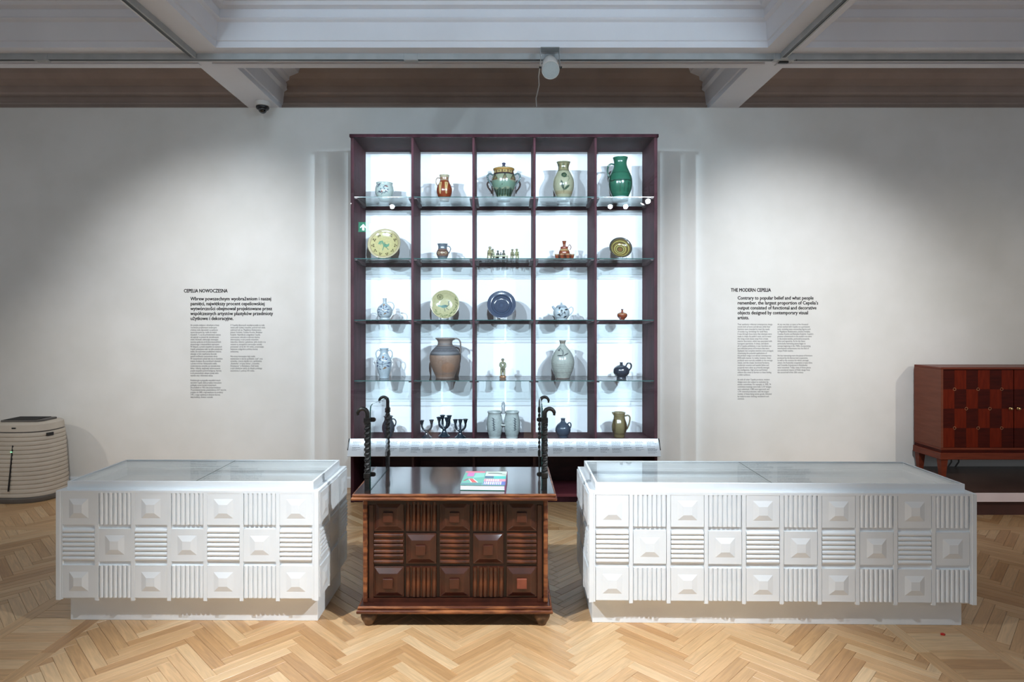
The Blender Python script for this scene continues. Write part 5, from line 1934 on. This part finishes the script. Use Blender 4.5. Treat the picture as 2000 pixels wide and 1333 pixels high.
def candel(label, px, H, arms, y):
    t = thing('candle_holder', label, 'candle holder', ((px - VX) * y / F, y, ROWZ[4] + 0.0005), 0, 'dark ceramic candle holders')
    col = (46, 56, 66)
    jn = H * 0.40
    s = H / 36.0
    bm_ = lathe_obj('stem', [(0, 10.4 * s), (1.2, 10.6 * s), (3, 8.6 * s), (H * .16, 5.6 * s), (H * .28, 3.4 * s), (jn, 3.4 * s), (jn + 2, 2.0 * s)], col, None, M['glaze'], n=40, rings=30, inner=False)
    link('stem', bm_, t)
    for (ax_, ay_, top) in arms:
        pts = [(0, 0, jn - 1.0), (ax_ * .45, ay_ * .45, jn + 1.2), (ax_ * .85, ay_ * .85, jn + 5), (ax_, ay_, jn + 10), (ax_, ay_, top - 4)]
        q = catmull2_3(np.array(pts, float), 14)
        solid_attr(MB().tube([tuple(Vector(p) * UPX) for p in q], 2.0 * s * UPX, 10), 'arm', col, M['glaze'], t)
        cm = lathe_obj('candle_cup', [(0, 2.0 * s), (3, 3.0 * s), (6, 3.6 * s), (8, 4.9 * s), (8.7, 5.1 * s)], col, None, M['glaze'], n=28, rings=14, thick=1.0)
        link('candle_cup', cm, t, (ax_ * UPX, ay_ * UPX, (top - 8.7) * UPX))


def catmull2_3(P, n):
    d = np.r_[0, np.cumsum(np.linalg.norm(np.diff(P, axis=0), axis=1))]
    out = []
    for tt in np.linspace(0, d[-1], n):
        i = min(max(np.searchsorted(d, tt) - 1, 0), len(P) - 2)
        h = d[i + 1] - d[i]
        m0 = (P[i + 1] - P[max(i - 1, 0)]) / (d[i + 1] - d[max(i - 1, 0)])
        m1 = (P[min(i + 2, len(P) - 1)] - P[i]) / (d[min(i + 2, len(P) - 1)] - d[i])
        f = (tt - d[i]) / h
        out.append((2 * f**3 - 3 * f**2 + 1) * P[i] + (f**3 - 2 * f**2 + f) * h * m0 + (-2 * f**3 + 3 * f**2) * P[i + 1] + (f**3 - f**2) * h * m1)
    return out


candel('dark candle holder with two arms on the bottom shelf', 833.5, 34.5, [(-9.4, 0, 34), (9.4, 0, 35)], 5.21)
candel('tallest dark candle holder with four arms on the bottom shelf', 867.7, 41, [(-9.8, -2, 38.5), (-3.8, 4, 41.5), (5.6, -4, 38), (9.5, 3, 41)], 5.27)
candel('dark candle holder with three arms on the bottom shelf', 899, 37, [(-9.4, 0, 36), (0.0, 1.5, 36), (10, 0, 36.8)], 5.205)

# twin pots joined by a bridge and a bail handle
y = 5.215
dp = thing('double_pot', 'pale grey double pot joined by a bridge and tall handle', 'pot', ((983 - VX) * y / F, y, ROWZ[4] + 0.0005))
PRF = [(0, 11.4), (2, 11.8), (3, 11.4), (9, 13.2), (18, 15.2), (28, 15.6), (38, 14.6), (45, 13.0), (48, 13.2), (50, 14.4), (51.5, 14.0)]
for s, lx in ((-1, -16.6), (1, 16.6)):
    def dd(p, s=s):
        n_ = 11
        pts = [((-2.6 if s < 0 else 5.8) + (1.0 if i % 2 else -1.0) + (i * .15 if s < 0 else -abs(i - 5) * .0), 40 - i * 2.3) for i in range(n_)]
        p.line(pts, .7, (60, 66, 74))
        for (x_, h_) in pts:
            p.line([(x_ - 2, h_ + 1), (x_ + 2.2, h_ - .6)], .4, (84, 90, 98))
        p.band(-1, 1.6, (214, 206, 204), .6)
    m_ = lathe_obj('pot', PRF, (190, 198, 194), dd, M['glaze'])
    link('pot', m_, dp, (lx * UPX, 0, 0))
solid_attr(MB().tube([(-5 * UPX, -6 * UPX, 26.5 * UPX), (-2 * UPX, -9 * UPX, 26 * UPX), (2 * UPX, -9 * UPX, 25.6 * UPX), (6 * UPX, -6 * UPX, 26.4 * UPX)], [2.2 * UPX, 1.8 * UPX, 1.8 * UPX, 2.2 * UPX], 12), 'bridge', (196, 200, 194), M['glaze'], dp)
hp_ = [(0, -9 * UPX, 48 * UPX), (0, -9.5 * UPX, 56 * UPX), (0, -7 * UPX, 63 * UPX), (0, 0, 66.5 * UPX), (0, 7 * UPX, 63 * UPX), (0, 9.5 * UPX, 56 * UPX), (0, 9 * UPX, 48 * UPX)]
b = MB()
b.tube(hp_, 3.4 * UPX, 12)
solid_attr(b, 'handle', (186, 190, 192), M['glaze'], dp)

pot('jug', 'small round slate blue jug on the bottom shelf', 'jug', 4, 1099.5,
    [(0, 10), (2.5, 10.2), (7, 13), (13, 15), (19, 14.4), (25, 10.6), (29, 5.6), (31, 4.2), (34, 4.0), (36.5, 4.6)], (70, 82, 98), None,
    [[(9, 25), (11.6, 28), (15, 26.5), (15.4, 21), (12.6, 15)]], (70, 82, 98), 1.3)


def d_amber(p):
    p.band(0, 9, (96, 78, 48), .6, 1, .5)
    for x, k in ((-11, .8), (9, .9), (12, .8)):
        p.line([(x, 12), (x + .5, 34)], 1.8, (84, 66, 40), k)
    p.band(43, 50, (160, 146, 110), .5)


am = pot('jug', 'olive amber glazed jug with spout and handle on the bottom shelf', 'jug', 4, 1209.5,
         [(0, 10.6), (2.5, 11), (6, 11), (12, 13.6), (20, 15), (28, 14), (36, 11.4), (41, 10.8), (45, 11.2), (48.5, 12.2)], (136, 122, 84), d_amber,
         [[(11, 41), (17, 42.5), (20.6, 38.5), (19.6, 28), (16.5, 19), (14.4, 15)]], (140, 124, 92), 1.6)
solid_attr(MB().tube([(-9 * UPX, 0, 44 * UPX), (-12.5 * UPX, 0, 47.4 * UPX), (-14.2 * UPX, 0, 48.6 * UPX)], [3 * UPX, 2 * UPX, .8 * UPX], 10), 'spout', (138, 124, 86), M['glaze'], am)
